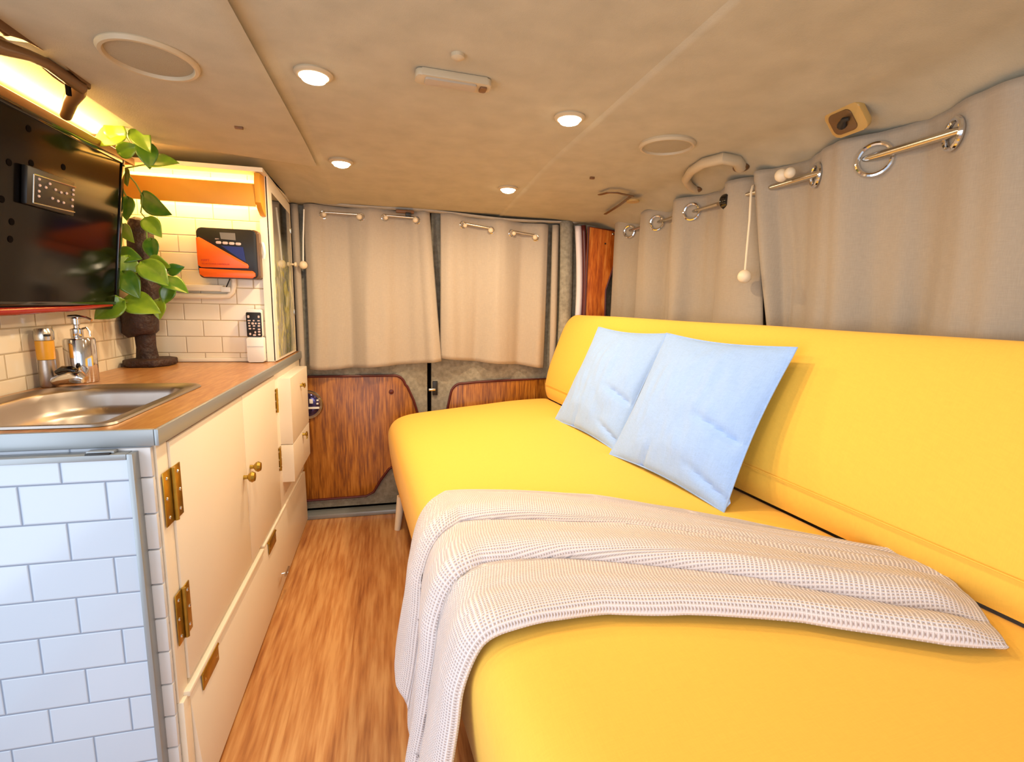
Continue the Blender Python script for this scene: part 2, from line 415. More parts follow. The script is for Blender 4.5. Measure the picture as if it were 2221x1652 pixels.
# lowered headliner panel over the kitchen side, ending in a stepped edge
def liner(a, b):
    x = lerp(-0.236, -0.66, a); yend = 1.80-0.10*a
    if b < 0.93: y = lerp(-1.2, yend, b/0.93); z = ceil_z(x, min(y, yend-0.01))-0.014
    else: t = (b-0.93)/0.07; y = yend+0.004*t; z = lerp(ceil_z(x, yend-0.01)-0.014, ceil_z(x, yend-0.01)+0.03, t)
    if a < 0.03: z = ceil_z(x, y)-0.010
    return V(x, y, z)
struct('trim_1', grid(liner, 30, 60), 'carpet_ceiling')
struct('wall_left', box((-0.91, 0.92, 0), (-0.872, 2.46, 1.56)), tiles('kitchen_tiles_left', 0.116, 0.0585, 0.03, 0.9575, 'Y', (238, 224, 198), (190, 170, 138)), smooth=False)
bmw = bmesh.new()   # right wall behind the curtains, bulging gently
def rwall(a, b):
    y = lerp(-1.3, 2.46, a); z = lerp(0, 1.46, b); return V(1.14 + 0.01*math.sin(b*3), y, z)
struct('wall_right', grid(rwall, 20, 20), 'wall_fabric'); solid(bpy.data.objects['wall_right'], 0.02, 1)
struct('wall_left_front', box((-0.91, -1.3, 1.36), (-0.872, 0.92, 1.485)), 'wall_fabric', smooth=False)
# rear doors (two leaves), carpeted
def rear_leaf(name, x0, x1, n):
    o = struct(name, box((x0, 2.425, 0.03), (x1, 2.455, 1.47), 0.006), 'carpet_grey'); return o
struct('wall_rear', box((-0.91, 2.456, 0), (1.16, 2.48, 1.48)), 'darkgap', smooth=False)
d1 = rear_leaf('door_1', -0.86, 0.163, 1); d2 = rear_leaf('door_2', 0.182, 0.84, 2)
struct('trim_2', box((-0.42, 2.36, 0.0), (0.95, 2.43, 0.022), 0.004), 'alu')          # door sill
# pale lip where headliner meets the rear doors
def lip(a, b):
    x = lerp(-0.60, 0.90, a); z0 = 1.468-0.02*sstep(-0.4, 0.85, x)
    ang = b*PI*0.9; return V(x, 2.372+0.022*math.cos(ang), z0-0.010*math.sin(ang)+0.004*math.sin(x*9))
struct('trim_3', grid(lip, 40, 8), 'wall_fabric'); solid(bpy.data.objects['trim_3'], 0.004)

# wood laminate panels on the rear doors
def laminate_panel(parent, poly, nm):
    part('door_panel', prism(poly, 'Y', 2.413, 2.426, 0.002), 'laminate', parent, 'wood laminate panel')
    pts = [(p[0], 2.412, p[1]) for p in poly]
    part('piping', tube(pts, 0.006, 8, closed=True), 'maroon', parent, 'dark red piping')
def arc(cx, cz, r, a0, a1, n=7): return [(cx+r*math.cos(math.radians(lerp(a0, a1, k/n))), cz+r*math.sin(math.radians(lerp(a0, a1, k/n)))) for k in range(n+1)]
poly = [(-0.80, 0.08), (-0.42, 0.078), (-0.14, 0.082)] + [(-0.105, 0.10), (-0.07, 0.16), (-0.03, 0.215), (0.02, 0.245), (0.10, 0.26), (0.12, 0.30), (0.118, 0.48), (0.095, 0.56), (0.065, 0.63)] + arc(0.0, 0.632, 0.055, 10, 85) + [(-0.20, 0.686), (-0.80, 0.684)]
laminate_panel(d1, poly, 1)
poly = [(0.80, 0.08), (0.80, 0.662), (0.55, 0.655), (0.40, 0.648)] + arc(0.335, 0.585, 0.058, 80, 165) + [(0.262, 0.52), (0.25, 0.40), (0.27, 0.12), (0.31, 0.08)]
laminate_panel(d2, poly[::-1], 2)
part('screw_cover', lathe([(0.012, 0), (0.011, -0.005), (0.0, -0.008)], (-0.012, 2.413, 0.606), 'Y', 16), 'maroon', d1, 'round dark red screw cap')
# door check bracket on the rear right leaf
part('latch', box((0.188, 2.412, 0.585), (0.212, 2.428, 0.655), 0.002), 'black', d2, 'black latch housing')
part('latch_bolt', box((0.168, 2.408, 0.606), (0.202, 2.420, 0.620), 0.003), 'satin', d2, 'pale metal bolt')
# round courtesy lamp on the laminate, half hidden by the drawers
t = thing('door_lamp', 'round chrome-rimmed lens set in the wood panel beside the kitchen drawers', 'lamp', (-0.395, 2.412, 0.553))
part('rim', lathe([(0.068, 0), (0.070, -0.008), (0.066, -0.013), (0.060, -0.010)], (-0.395, 2.413, 0.553), 'Y', 40), 'satin', t, 'copper-tinted rim')
part('lens', lathe([(0.061, -0.004), (0.055, -0.010), (0.03, -0.014), (0.0, -0.015)], (-0.395, 2.413, 0.553), 'Y', 40), 'purple', t, 'violet tinted reflector')
for k, (dx, dz, w, h) in enumerate(((0.018, 0.018, 0.016, 0.022), (0.028, -0.014, 0.05, 0.010), (0.046, 0.022, 0.010, 0.008), (0.045, 0.006, 0.010, 0.008), (0.0, -0.04, 0.01, 0.01))):
    part('facet', box((-0.395+dx-w/2, 2.394, 0.553+dz-h/2), (-0.395+dx+w/2, 2.400, 0.553+dz+h/2), 0.002), 'white', t)

# right rear pillar: grey trim, white seal, red piping, reddish wood corner
def pillar(x0, x1, y, z0, z1, bow, yy=0.012):
    def fn(a, b):
        z = lerp(z0, z1, b); s = bow*math.sin(b*PI); x = lerp(x0, x1, a)+s
        return V(x, y-yy*math.sin(a*PI), z)
    return grid(fn, 8, 24)
struct('trim_4', pillar(0.805, 0.868, 2.36, 0.55, 1.45, 0.012, 0.02), 'carpet_grey'); solid(bpy.data.objects['trim_4'], 0.01)
struct('trim_5', pillar(0.872, 0.902, 2.33, 0.70, 1.425, 0.022, 0.012), 'seal'); solid(bpy.data.objects['trim_5'], 0.008)
struct('trim_6', pillar(0.903, 0.922, 2.325, 0.70, 1.43, 0.022, 0.010), 'maroon'); solid(bpy.data.objects['trim_6'], 0.008)
poly = [(0.925, 0.72), (1.04, 0.72), (1.035, 0.95), (1.03, 1.12), (1.06, 1.22), (1.085, 1.30), (1.085, 1.405), (0.925, 1.42)]
cp_ = struct('trim_7', prism(poly, 'Y', 2.29, 2.305, 0.003), 'reddish')
part('edging', tube([(x, 2.288, z) for x, z in poly], 0.0045, 8, closed=True), 'maroon', cp_, 'dark red edging')
part('screw', ball((1.015, 2.287, 1.345), 0.004, u=10, v=6), 'black', cp_)
part('screw', ball((1.052, 2.286, 1.392), 0.007, u=10, v=6), 'satin', cp_)
struct('trim_8', box((0.842, 2.38, 0.0), (1.138, 2.45, 1.45), 0.004), 'carpet_grey')
# ------------------------------------------------------------------ ceiling fittings
def downlight(loc, rx, label, power):
    x, y, z = loc
    t = thing('downlight', label, 'light', (x, y, z), 'recessed ceiling downlights')
    part('bezel', lathe([(rx*1.25, 0.004), (rx*1.28, -0.002), (rx*1.15, -0.006), (rx*0.98, -0.007), (rx*0.95, 0.002)], loc, 'Z', 36), 'beige_plastic', t)
    part('bulb', lathe([(rx*0.95, 0.002), (rx*0.93, -0.007), (rx*0.75, -0.014), (rx*0.4, -0.018), (0.0, -0.019)], loc, 'Z', 36), 'lamp', t)
    l = bpy.data.lights.new('downlight_glow', 'AREA'); l.shape = 'DISK'; l.size = rx*1.6; l.energy = power*LAMPK; l.color = WARM
    o = bpy.data.objects.new('downlight_glow', l); C.objects.link(o); o.parent = t; o.location = (0, 0, -0.022)
DLP = 3.6
downlight((-0.151, 1.155, 1.499), 0.030, 'glowing round downlight over the aisle, nearer one on the kitchen side', DLP)
downlight((-0.157, 1.775, 1.489), 0.030, 'glowing round downlight over the aisle, farther one on the kitchen side', DLP*1.35)
downlight((0.430, 1.22, 1.499), 0.030, 'glowing round downlight above the sofa, beside the dome lamp', DLP)
downlight((0.438, 1.92, 1.482), 0.030, 'glowing round downlight above the sofa, nearest the rear doors', DLP*1.5)
downlight((0.505, 0.62, 1.493), 0.030, 'glowing round downlight at the top edge of the picture', DLP*0.35)

dl = thing('dome_lamp', 'unlit rectangular beige dome lamp on the ceiling between the downlights', 'lamp', (0.126, 1.095, 1.497))
cz = 1.499
def tilted_round(w, h, r, cx, cyy, ang):
    c, s = math.cos(ang), math.sin(ang)
    return [(cx+x*c-y*s, cyy+x*s+y*c) for x, y in round_poly(w, h, r)]
part('housing', prism(tilted_round(0.155, 0.046, 0.012, 0.128, 1.088, 0.06), 'Z', cz-0.014, cz, 0.003), 'beige_plastic', dl)
part('lens', prism(tilted_round(0.105, 0.030, 0.004, 0.122, 1.086, 0.06), 'Z', cz-0.018, cz-0.013, 0.002), 'frosted', dl, 'frosted lens')
part('switch', prism(tilted_round(0.014, 0.022, 0.003, 0.190, 1.091, 0.06), 'Z', cz-0.018, cz-0.013, 0.001), 'wood_clip', dl, 'tan switch')
single('ceiling_button', lathe([(0.013, 0.002), (0.0125, -0.005), (0.008, -0.008), (0, -0.009)], (0.125, 0.995, 1.499), 'Z', 20), 'beige_plastic', 'small round cap on the ceiling just before the dome lamp', 'cap', (0.125, 0.995, 1.499))
single('ceiling_clip', box((-0.392, 1.483, 1.474), (-0.372, 1.491, 1.482), 0.001), 'wood_clip', 'tiny brown clip in the headliner over the kitchen', 'clip', (-0.382, 1.487, 1.48))
single('ceiling_clip', box((0.683, 1.693, 1.484), (0.699, 1.703, 1.492), 0.001), 'wood_clip', 'tiny brown clip in the headliner over the sofa', 'clip', (0.691, 1.698, 1.486))
def speaker(loc, r, sy_, label, tilt=0):
    t = thing('ceiling_speaker', label, 'speaker', loc)
    part('ring', lathe([(r*1.0, 0.006), (r*1.02, -0.004), (r*0.97, -0.010), (r*0.90, -0.010), (r*0.86, -0.003), (r*0.86, 0.004)], loc, 'Z', 56, 1, sy_), 'beige_plastic', t)
    part('grille', lathe([(r*0.87, -0.004), (r*0.5, -0.006), (0, -0.007)], loc, 'Z', 56, 1, sy_), 'grille', t, 'fine mesh grille')
speaker((-0.434, 1.128, 1.482), 0.078, 1.10, 'oval ceiling speaker over the kitchen, between the bracket and the first downlight')
speaker((0.755, 1.315, 1.494), 0.076, 0.98, 'round ceiling speaker above the sofa near the curtain rod')

# grab handle over the curtains
gh = thing('grab_handle', 'curved beige grab handle on the roof edge above the curtains', 'handle', (0.99, 1.40, 1.475))
part('grip', tube([(1.045, 1.60, 1.452), (1.00, 1.575, 1.458), (0.950, 1.52, 1.463), (0.918, 1.44, 1.468), (0.908, 1.36, 1.470), (0.930, 1.305, 1.470), (0.975, 1.305, 1.468), (1.015, 1.335, 1.462)], [0.012, 0.013, 0.013, 0.014, 0.015, 0.016, 0.016, 0.018], 14), 'beige_plastic', gh)
part('mount', ball((1.045, 1.60, 1.455), 0.018, sc=(1, 1.2, 0.6)), 'brown_plastic', gh)
part('mount', ball((1.02, 1.34, 1.462), 0.022, sc=(1, 1.2, 0.6)), 'brown_plastic', gh)
# bare plate with hook hole
pl = thing('latch_plate', 'aged yellow plastic plate with a dark hook above the curtains', 'plate', (1.00, 0.96, 1.475))
pm = Matrix.Translation((0.990, 0.955, 1.466)) @ Matrix.Rotation(math.radians(48), 4, 'Y')
bm = bmesh.new(); bm_prism(bm, round_poly(0.066, 0.086, 0.014), 'Z', -0.010, 0.004, 0.003); bm.transform(pm); part('plate', bm, 'yellow_plastic', pl)
bm = bmesh.new(); bm_prism(bm, round_poly(0.050, 0.056, 0.012, cy=0.006), 'Z', -0.0125, -0.009, 0.001); bm.transform(pm); part('recess', bm, 'brown_plastic', pl, 'dark brown recess')
bm = bmesh.new(); bm_tube(bm, [(0.004, 0.008, -0.010), (0.003, 0.004, -0.018), (-0.008, -0.010, -0.022), (-0.006, -0.02, -0.020)], [0.010, 0.010, 0.006, 0.004], 10); bm.transform(pm); part('hook', bm, 'black', pl, 'black hook')
# belt anchor near the rear corner
an = thing('strap_loop', 'olive strap loop folded against the roof at the rear corner', 'strap', (0.80, 1.78, 1.475))
def ribbon(pts, w, th=0.003):
    pts = [Vector(p) for p in pts]; bm = bmesh.new(); prevs = None
    for i, p in enumerate(pts):
        t_ = (pts[min(i+1, len(pts)-1)]-pts[max(i-1, 0)]).normalized(); s = t_.cross(Vector((0, 0, 1))).normalized()*w/2
        a = [bm.verts.new(p+s), bm.verts.new(p-s), bm.verts.new(p-s-V(0, 0, th)), bm.verts.new(p+s-V(0, 0, th))]
        if prevs:
            for k in range(4): bm.faces.new((prevs[k], prevs[(k+1) % 4], a[(k+1) % 4], a[k]))
        else: bm.faces.new(a)
        prevs = a
    bm.faces.new(prevs[::-1]); return bm
part('strap', ribbon([(0.790, 1.86, 1.472), (0.800, 1.80, 1.469), (0.83, 1.782, 1.467), (0.90, 1.79, 1.460)], 0.014), 'brown_plastic', an)
part('strap', ribbon([(0.892, 1.80, 1.460), (0.905, 1.92, 1.452), (0.915, 2.08, 1.444)], 0.012), 'brown_plastic', an)
part('buckle', lathe([(0.024, 0.0), (0.024, -0.006), (0, -0.007)], (0.925, 1.84, 1.455), 'Z', 24, 1, 1.2), 'yellow_plastic', an, 'round olive tab')
single('door_catch', box((0.02, 2.335, 1.437), (0.10, 2.36, 1.449), 0.003), 'wood_clip', 'brown catch on the roof lip where the rear curtains meet', 'catch', (0.06, 2.347, 1.44))
single('door_catch', box((0.062, 2.328, 1.424), (0.088, 2.352, 1.438), 0.003), 'black', 'small black catch under the brown one at the roof lip', 'catch', (0.075, 2.34, 1.43))

# ------------------------------------------------------------------ curtains
def curtain(name, label, crossings, amp, zt, zb, side, base, mat, warp=None, first=1, amp_b=0.8, gromm=(), loc=None, group=None, seed=0, hem=0.0):
    """crossings: positions along the rod where the cloth passes through it; side 'x' runs along x (rear), 'y' along y (right wall)"""
    n = len(crossings)
    def off(s):
        for i in range(n-1):
            if s <= crossings[i+1] or i == n-2:
                t = (s-crossings[i])/(crossings[i+1]-crossings[i]); t = max(0, min(1, t))
                return first*((-1)**i)*math.sin(t*PI)
        return 0
    s0, s1 = crossings[0], crossings[-1]
    def fn(a, b):
        s = lerp(s0, s1, a); z = lerp(zt(s) if callable(zt) else zt, zb(s) if callable(zb) else zb, b)
        k = lerp(1.0, amp_b, sstep(0, 1, b))
        o = amp*k*off(s) + (0.005+0.010*b)*mnoise.noise(Vector((s*13+seed, b*1.3, seed)))+0.006*mnoise.noise(Vector((s*27, b*0.9+seed, 3)))+0.0075*math.sin(s*58+seed+2*mnoise.noise(Vector((s*3, b, seed))))*(0.35+0.65*b)*(1 if side == 'y' else 0.8)
        ss, extra = (warp(s, b) if warp else (s, 0))
        return V(ss, base-o-extra, z) if side == 'x' else V(base-o-extra, ss, z)
    nu = int((s1-s0)/0.006)+2
    c = thing(name, label, 'curtain', loc, group)
    o = part('cloth', grid(fn, nu, 36), mat, c, fixn=False); solid(o, 0.003)
    for (s, z, rr) in gromm:
        # ring seated in the cloth where it crosses the rod
        e = 0.014 if rr > 0.02 else 0.006; p0 = fn((s-e-s0)/(s1-s0), 0.06); p1 = fn((s+e-s0)/(s1-s0), 0.06)
        tdir = (p1-p0); tdir.z = 0; tdir.normalize(); ctr = (p0+p1)/2; ctr.z = z
        nn = Vector((-tdir.y, tdir.x, 0)); nn = nn if nn.dot(V(0.2, 0.6, z)-ctr) > 0 else -nn; ctr += nn*(0.006 if rr > 0.02 else 0.001)
        pts = [ctr+tdir*rr*math.cos(2*PI*k/28)+V(0, 0, 1)*rr*math.sin(2*PI*k/28) for k in range(28)]
        part('grommet', tube(pts, 0.0052 if rr > 0.02 else 0.0028, 8, closed=True), 'chrome', c, 'shiny metal grommet')
    return c
RX = 1.062; RZ = 1.389
def top_near(s): return RZ+0.052
def warp_far(s, b): return (s, 0)
near_cross = [0.02, 0.17, 0.33, 0.48, 0.625, 0.775, 0.945, 1.095, 1.255, 1.33]
g_near = [(0.775, RZ-0.004, 0.027), (0.945, RZ-0.006, 0.034), (1.095, RZ-0.004, 0.026), (0.625, RZ-0.004, 0.028)]
def warp_near(s, b):     # the far edge of the near curtain swings back as it falls
    return (s - 0.10*b*sstep(1.15, 1.33, s), -0.034*b)
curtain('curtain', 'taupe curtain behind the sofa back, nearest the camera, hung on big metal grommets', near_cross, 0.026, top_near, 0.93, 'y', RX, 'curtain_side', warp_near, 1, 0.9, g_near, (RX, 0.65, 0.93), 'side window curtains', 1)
far_cross = [1.335, 1.46, 1.64, 1.765, 1.885, 2.01, 2.13, 2.26]
g_far = [(1.64, RZ-0.002, 0.027), (1.885, RZ-0.004, 0.027), (2.13, RZ-0.006, 0.026)]
def warp_f2(s, b): return (s - 0.10*b*sstep(1.50, 1.335, s), -0.02*sstep(1.45, 1.335, s))
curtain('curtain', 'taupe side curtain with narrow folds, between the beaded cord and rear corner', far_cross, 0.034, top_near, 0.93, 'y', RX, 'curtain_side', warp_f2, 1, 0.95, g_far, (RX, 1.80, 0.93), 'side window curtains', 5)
rod = thing('curtain_rod', 'long brushed metal rod carrying the side window curtains', 'curtain rod', (RX, 1.2, RZ))
part('pole', tube([(RX, 0.0, RZ), (RX, 0.7, RZ), (RX, 1.40, RZ)], 0.0085, 16), 'satin', rod)
part('pole', tube([(RX+0.004, 1.50, RZ), (RX+0.004, 2.20, RZ)], 0.0065, 12), 'satin', rod)
fk = thing('rod_bracket', 'dark round bracket holding the far end of the side curtain rod', 'bracket', (1.05, 1.425, 1.385))
part('cup', lathe([(0.020, -0.016), (0.024, -0.010), (0.025, 0.006), (0.018, 0.014), (0, 0.016)], (1.045, 1.425, 1.382), 'Y', 28), 'black_gloss', fk)
part('stem', box((1.05, 1.415, 1.376), (1.128, 1.435, 1.388), 0.003), 'black', fk)
# beaded pull cord in front of the gap between the side curtains
cd = thing('blind_cord', 'cream cord with a round bead hanging between the two side curtains', 'cord', (1.03, 1.28, 1.14))
part('cord', tube([(1.045, 1.31, 1.405), (1.028, 1.292, 1.398), (1.018, 1.284, 1.38), (1.015, 1.275, 1.30), (1.013, 1.272, 1.22), (1.012, 1.270, 1.152)], 0.0032, 8), 'ballwhite', cd)
part('bead', ball((1.012, 1.270, 1.138), 0.0195), 'ballwhite', cd)
cd = thing('blind_cord', 'cream bead with a short cord loop resting against the side curtain rod', 'cord', (1.04, 1.20, 1.40))
part('bead', ball((1.03, 1.185, 1.403), 0.017), 'ballwhite', cd)
part('bead', ball((1.034, 1.160, 1.404), 0.014), 'ballwhite', cd)

# rear curtains
RY = 2.375
def tilt_l(s): return 1.452 - 0.0*(s+0.1)
def zb_l(s): return interp([-0.37, -0.30, -0.1, 0.05, 0.22], [0.728, 0.722, 0.735, 0.745, 0.768], s)
def warp_l(s, b): return (s + 0.055*b*sstep(-0.05, 0.19, s) + 0.022*(1-b)*0 - 0.0, 0.01*b)
curtain('curtain', 'left one of the two taupe curtains over the rear doors', [-0.372, -0.292, -0.132, -0.030, 0.112, 0.172], 0.018, tilt_l, zb_l, 'x', RY, 'curtain', warp_l, 1, 1.2,
        [(-0.292, 1.411, 0.016), (-0.132, 1.411, 0.016), (-0.030, 1.415, 0.015), (0.112, 1.411, 0.015)], (-0.1, RY, 0.73), 'rear door curtains', 9)
def tilt_r(s): return interp([0.2, 0.78], [1.452, 1.428], s)
def zb_r(s): return interp([0.22, 0.45, 0.6, 0.75], [0.775, 0.752, 0.742, 0.722], s)
def warp_r(s, b): return (s - 0.0*b, 0.0)
curtain('curtain', 'right one of the two taupe curtains over the rear doors', [0.222, 0.326, 0.462, 0.562, 0.682, 0.748], 0.018, tilt_r, zb_r, 'x', RY-0.003, 'curtain', warp_r, 1, 1.2,
        [(0.326, 1.405, 0.015), (0.462, 1.388, 0.015), (0.562, 1.380, 0.015), (0.682, 1.366, 0.015)], (0.5, RY, 0.73), 'rear door curtains', 13)
def rear_rod(a, b, za, zb_, label):
    t = thing('curtain_rod', label, 'curtain rod', ((a+b)/2, 2.352, (za+zb_)/2), 'short rods of the rear curtains')
    part('pole', tube([(a, 2.352, za), (b, 2.352, zb_)], 0.0052, 12), 'satin', t)
    part('knob', ball((b+0.002, 2.348, zb_-0.009), 0.0125, u=14, v=10), 'ballwhite', t)
    part('knob', ball((a+0.006, 2.350, za-0.009), 0.010, u=14, v=10), 'ballwhite', t)
rear_rod(-0.292, -0.140, 1.419, 1.418, 'leftmost short rod piece at the top of the rear curtains')
rear_rod(-0.030, 0.104, 1.422, 1.420, 'short rod piece at the top of the rear curtains, left of the dark gap')
rear_rod(0.328, 0.454, 1.409, 1.394, 'sloping short rod piece just right of the dark gap in the rear curtains')
rear_rod(0.564, 0.674, 1.386, 1.374, 'rightmost short rod piece at the top of the rear curtains')
# narrow curtains in the corners
single('corner_curtain', grid(lambda a, b: V(lerp(-0.428, -0.396, a)+0.004*b, 2.385-0.012*math.sin(a*PI), lerp(1.45, 0.70, b)), 8, 20), 'curtain', 'narrow strip of taupe curtain hanging behind the mirror cabinet', 'curtain', (-0.41, 2.385, 0.70))
solid(bpy.data.objects['corner_curtain'], 0.003)
o = single('corner_curtain', grid(lambda a, b: V(lerp(0.768, 0.802, a)+0.010*b, 2.37-0.012*math.sin(a*PI), lerp(1.43, 0.64, b)), 8, 20), 'curtain', 'narrow strip of taupe curtain right of the rear curtains beside the grey pillar', 'curtain', (0.785, 2.37, 0.64))
solid(o, 0.003)
cd = thing('blind_cord', 'thin white cord with a round bead left of the rear curtains', 'cord', (-0.378, 2.345, 1.18))
part('cord', tube([(-0.366, 2.345, 1.425), (-0.374, 2.345, 1.30), (-0.378, 2.345, 1.20)], 0.0032, 8), 'white', cd)
part('bead', ball((-0.378, 2.345, 1.190), 0.0175), 'ballwhite', cd)

# ------------------------------------------------------------------ kitchen base unit
kc = thing('kitchen_cabinet', 'cream kitchen base cabinet with brass hinged doors along the aisle', 'cabinet', (-0.64, 1.68, 0))
bm = bmesh.new()      # carcass: closed below, open around the hanging sink bowl
for lo, hi in (((-0.868, 0.969, 0.0), (-0.424, 2.36, 0.660)), ((-0.450, 0.969, 0.660), (-0.424, 2.36, 0.777)), ((-0.868, 0.969, 0.660), (-0.450, 0.984, 0.777)), ((-0.868, 1.49, 0.660), (-0.450, 2.36, 0.777))): bm_box(bm, lo, hi)
part('body', bm, 'cream', kc, smooth=False)
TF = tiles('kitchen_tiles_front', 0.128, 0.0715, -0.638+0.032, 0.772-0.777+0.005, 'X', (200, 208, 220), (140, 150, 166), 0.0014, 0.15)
fx = -0.424
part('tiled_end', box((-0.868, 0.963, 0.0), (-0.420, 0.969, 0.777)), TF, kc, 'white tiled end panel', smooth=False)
# narrow column of edge tiles, each a slightly pillowed piece
bm = bmesh.new(); z = 0.722
k = 0
while z > 0.0:
    lo = max(0.0, z-0.0675); bm_box(bm, (-0.470, 0.956, lo), (-0.4185, 0.966, z-0.0012), 0.002); z -= 0.0688
bm_box(bm, (-0.470, 0.956, 0.7225), (-0.4185, 0.966, 0.7765), 0.002)
part('edge_tiles', bm, 'edgewhite', kc, 'white edge tiles')
# doors
def door_slab(name, y0, y1, z0, z1, xo=0.012):
    return part(name, box((fx, y0, z0), (fx+xo, y1, z1), 0.0025), 'cream', kc)
part('frame', box((fx, 0.970, 0.255), (fx+0.008, 1.012, 0.777), 0.001), 'cream', kc)
part('frame', box((fx, 0.970, 0.0), (fx+0.015, 1.000, 0.2545), 0.001), 'cream', kc)
dA = door_slab('door', 1.0145, 1.475, 0.272, 0.770)
dB = door_slab('door', 1.478, 1.868, 0.272, 0.770)
part('frame', box((fx, 1.871, 0.255), (fx+0.009, 2.36, 0.777), 0.001), 'cream', kc)
def knob(parent, y, z, x=fx+0.012, s=1.0, m='brass'):
    part('knob', lathe([(0.006*s, 0), (0.0055*s, 0.010*s), (0.013*s, 0.016*s), (0.0155*s, 0.022*s), (0.012*s, 0.029*s), (0, 0.031*s)], (x, y, z), 'X', 24), m, parent, 'round metal knob')
knob(dA, 1.445, 0.545); knob(dB, 1.510, 0.553)
def hinge(parent, yc, zc, h, wl, wr, x=fx+0.010, skew=0):
    bm = bmesh.new()
    bm_box(bm, (x, yc-wl, zc-h/2), (x+0.0022, yc-0.004, zc+h/2), 0.0008)
    bm_box(bm, (x+0.001, yc+0.004, zc-h/2), (x+0.0040, yc+wr, zc+h/2), 0.0008)
    hg = part('hinge', bm, 'brass', parent, 'brass butt hinge')
    bm = bmesh.new(); bm_tube(bm, [(x+0.0045, yc, zc-h/2), (x+0.0045, yc, zc+h/2)], 0.0045, 12)
    part('pin', bm, 'brass', hg)
    for dz in (-0.36, 0, 0.36):
        for s, w in ((-1, wl), (1, wr)):
            yy = yc+s*w*0.62+ (0 if dz else s*w*0.12)
            part('screw', lathe([(0.0038, 0), (0.0030, 0.0018), (0, 0.0022)], (x+(0.0022 if s < 0 else 0.0040), yy, zc+dz*h), 'X', 10), 'chrome', hg, 'bright screw head')
hinge(kc, 1.013, 0.668, 0.105, 0.036, 0.034); hinge(kc, 1.013, 0.420, 0.105, 0.030, 0.030)
hinge(kc, 1.872, 0.678, 0.085, 0.014, 0.026); hinge(kc, 1.876, 0.458, 0.085, 0.012, 0.030)
# drop-down lower flap, leaning out a little at the foot near the camera
def flap(a, b):
    y = lerp(1.002, 2.36, a); z = lerp(0.247, 0.012, b)
    lean = lerp(0.018, 0.004, a)*b
    return V(fx+0.013+lean, y, z)
fb = bmesh.new()
c8 = []
for y, l in ((1.002, 0.018), (2.355, 0.004)):
    c8 += [fb.verts.new((fx, y, 0.247)), fb.verts.new((fx+0.014, y, 0.247)), fb.verts.new((fx+0.014+l, y, 0.010)), fb.verts.new((fx, y, 0.010))]
for f in ((0, 1, 2, 3), (7, 6, 5, 4), (0, 4, 5, 1), (1, 5, 6, 2), (2, 6, 7, 3), (3, 7, 4, 0)): fb.faces.new([c8[i] for i in f])
bmesh.ops.bevel(fb, geom=fb.edges[:], offset=0.002, segments=2, profile=0.5, affect='EDGES')
fl = part('flap', fb, 'cream', kc, 'drop-down lower flap')
part('rail', box((fx, 0.990, 0.2495), (fx+0.020, 1.58, 0.262), 0.003), 'cream', kc, 'thin cream lip over the flap')
part('rail', box((fx, 1.60, 0.2495), (fx+0.015, 2.30, 0.260), 0.003), 'cream', kc, 'thin cream lip over the flap')
def flap_hinge(y0, y1):
    bm = bmesh.new(); lx = fx+0.0150+lerp(0.018, 0.004, (y0-1.0)/1.35)*0.12
    bm_box(bm, (lx, y0, 0.208), (lx+0.003, y1, 0.244), 0.0008); bm_tube(bm, [(lx+0.001, y0, 0.248), (lx+0.001, y1, 0.248)], 0.0042, 10)
    h = part('hinge', bm, 'brass', kc, 'brass flap hinge')
    for yy in (y0+0.012, y1-0.012): part('screw', lathe([(0.0036, 0), (0, 0.002)], (lx+0.003, yy, 0.226), 'X', 10), 'chrome', h, 'bright screw head')
flap_hinge(1.055, 1.150); flap_hinge(1.64, 1.735)
bm = bmesh.new(); bm_tube(bm, [(fx+0.030, 1.735, 0.085), (fx+0.050, 1.74, 0.085)], 0.0035, 8); bm_tube(bm, [(fx+0.046, 1.715, 0.087), (fx+0.046, 1.775, 0.087)], 0.004, 8)
part('catch', bm, 'satin', kc, 'small metal turn catch')
# projecting drawers at the rear end
drx = -0.372
for (z0, z1, nm, kz) in ((0.500, 0.752, 'drawer', 0.690), (0.352, 0.498, 'drawer', 0.455)):
    poly = [(fx+0.009, 1.925), (drx, 1.925), (drx, 2.285), (fx+0.009, 2.285)] if z0 > 0.4 else [(fx+0.009, 1.925), (drx, 1.925), (drx, 2.285), (fx+0.009, 2.285)]
    d = part('drawer', prism(poly, 'Z', z0, z1, 0.002), 'cream', kc)
    yk = 2.12
    zk = 0.693 if z0 > 0.45 else 0.486
    bm = bmesh.new(); bm_lathe(bm, [(0.006, 0), (0.005, 0.010), (0.009, 0.014), (0.010, 0.018), (0, 0.021)], (drx, yk, zk), 'X', 16)
    if z0 > 0.45: bm_tube(bm, [(drx+0.012, yk-0.022, zk+0.012), (drx+0.014, yk, zk), (drx+0.012, yk+0.020, zk-0.012)], 0.003, 8)
    else: bm_tube(bm, [(drx+0.016+0.0*k, yk+0.014*math.cos(k*PI/6), zk-0.004+0.014*math.sin(k*PI/6)) for k in range(-4, 6)], 0.0028, 8)
    part('pull', bm, 'brass', d, 'small brass pull')

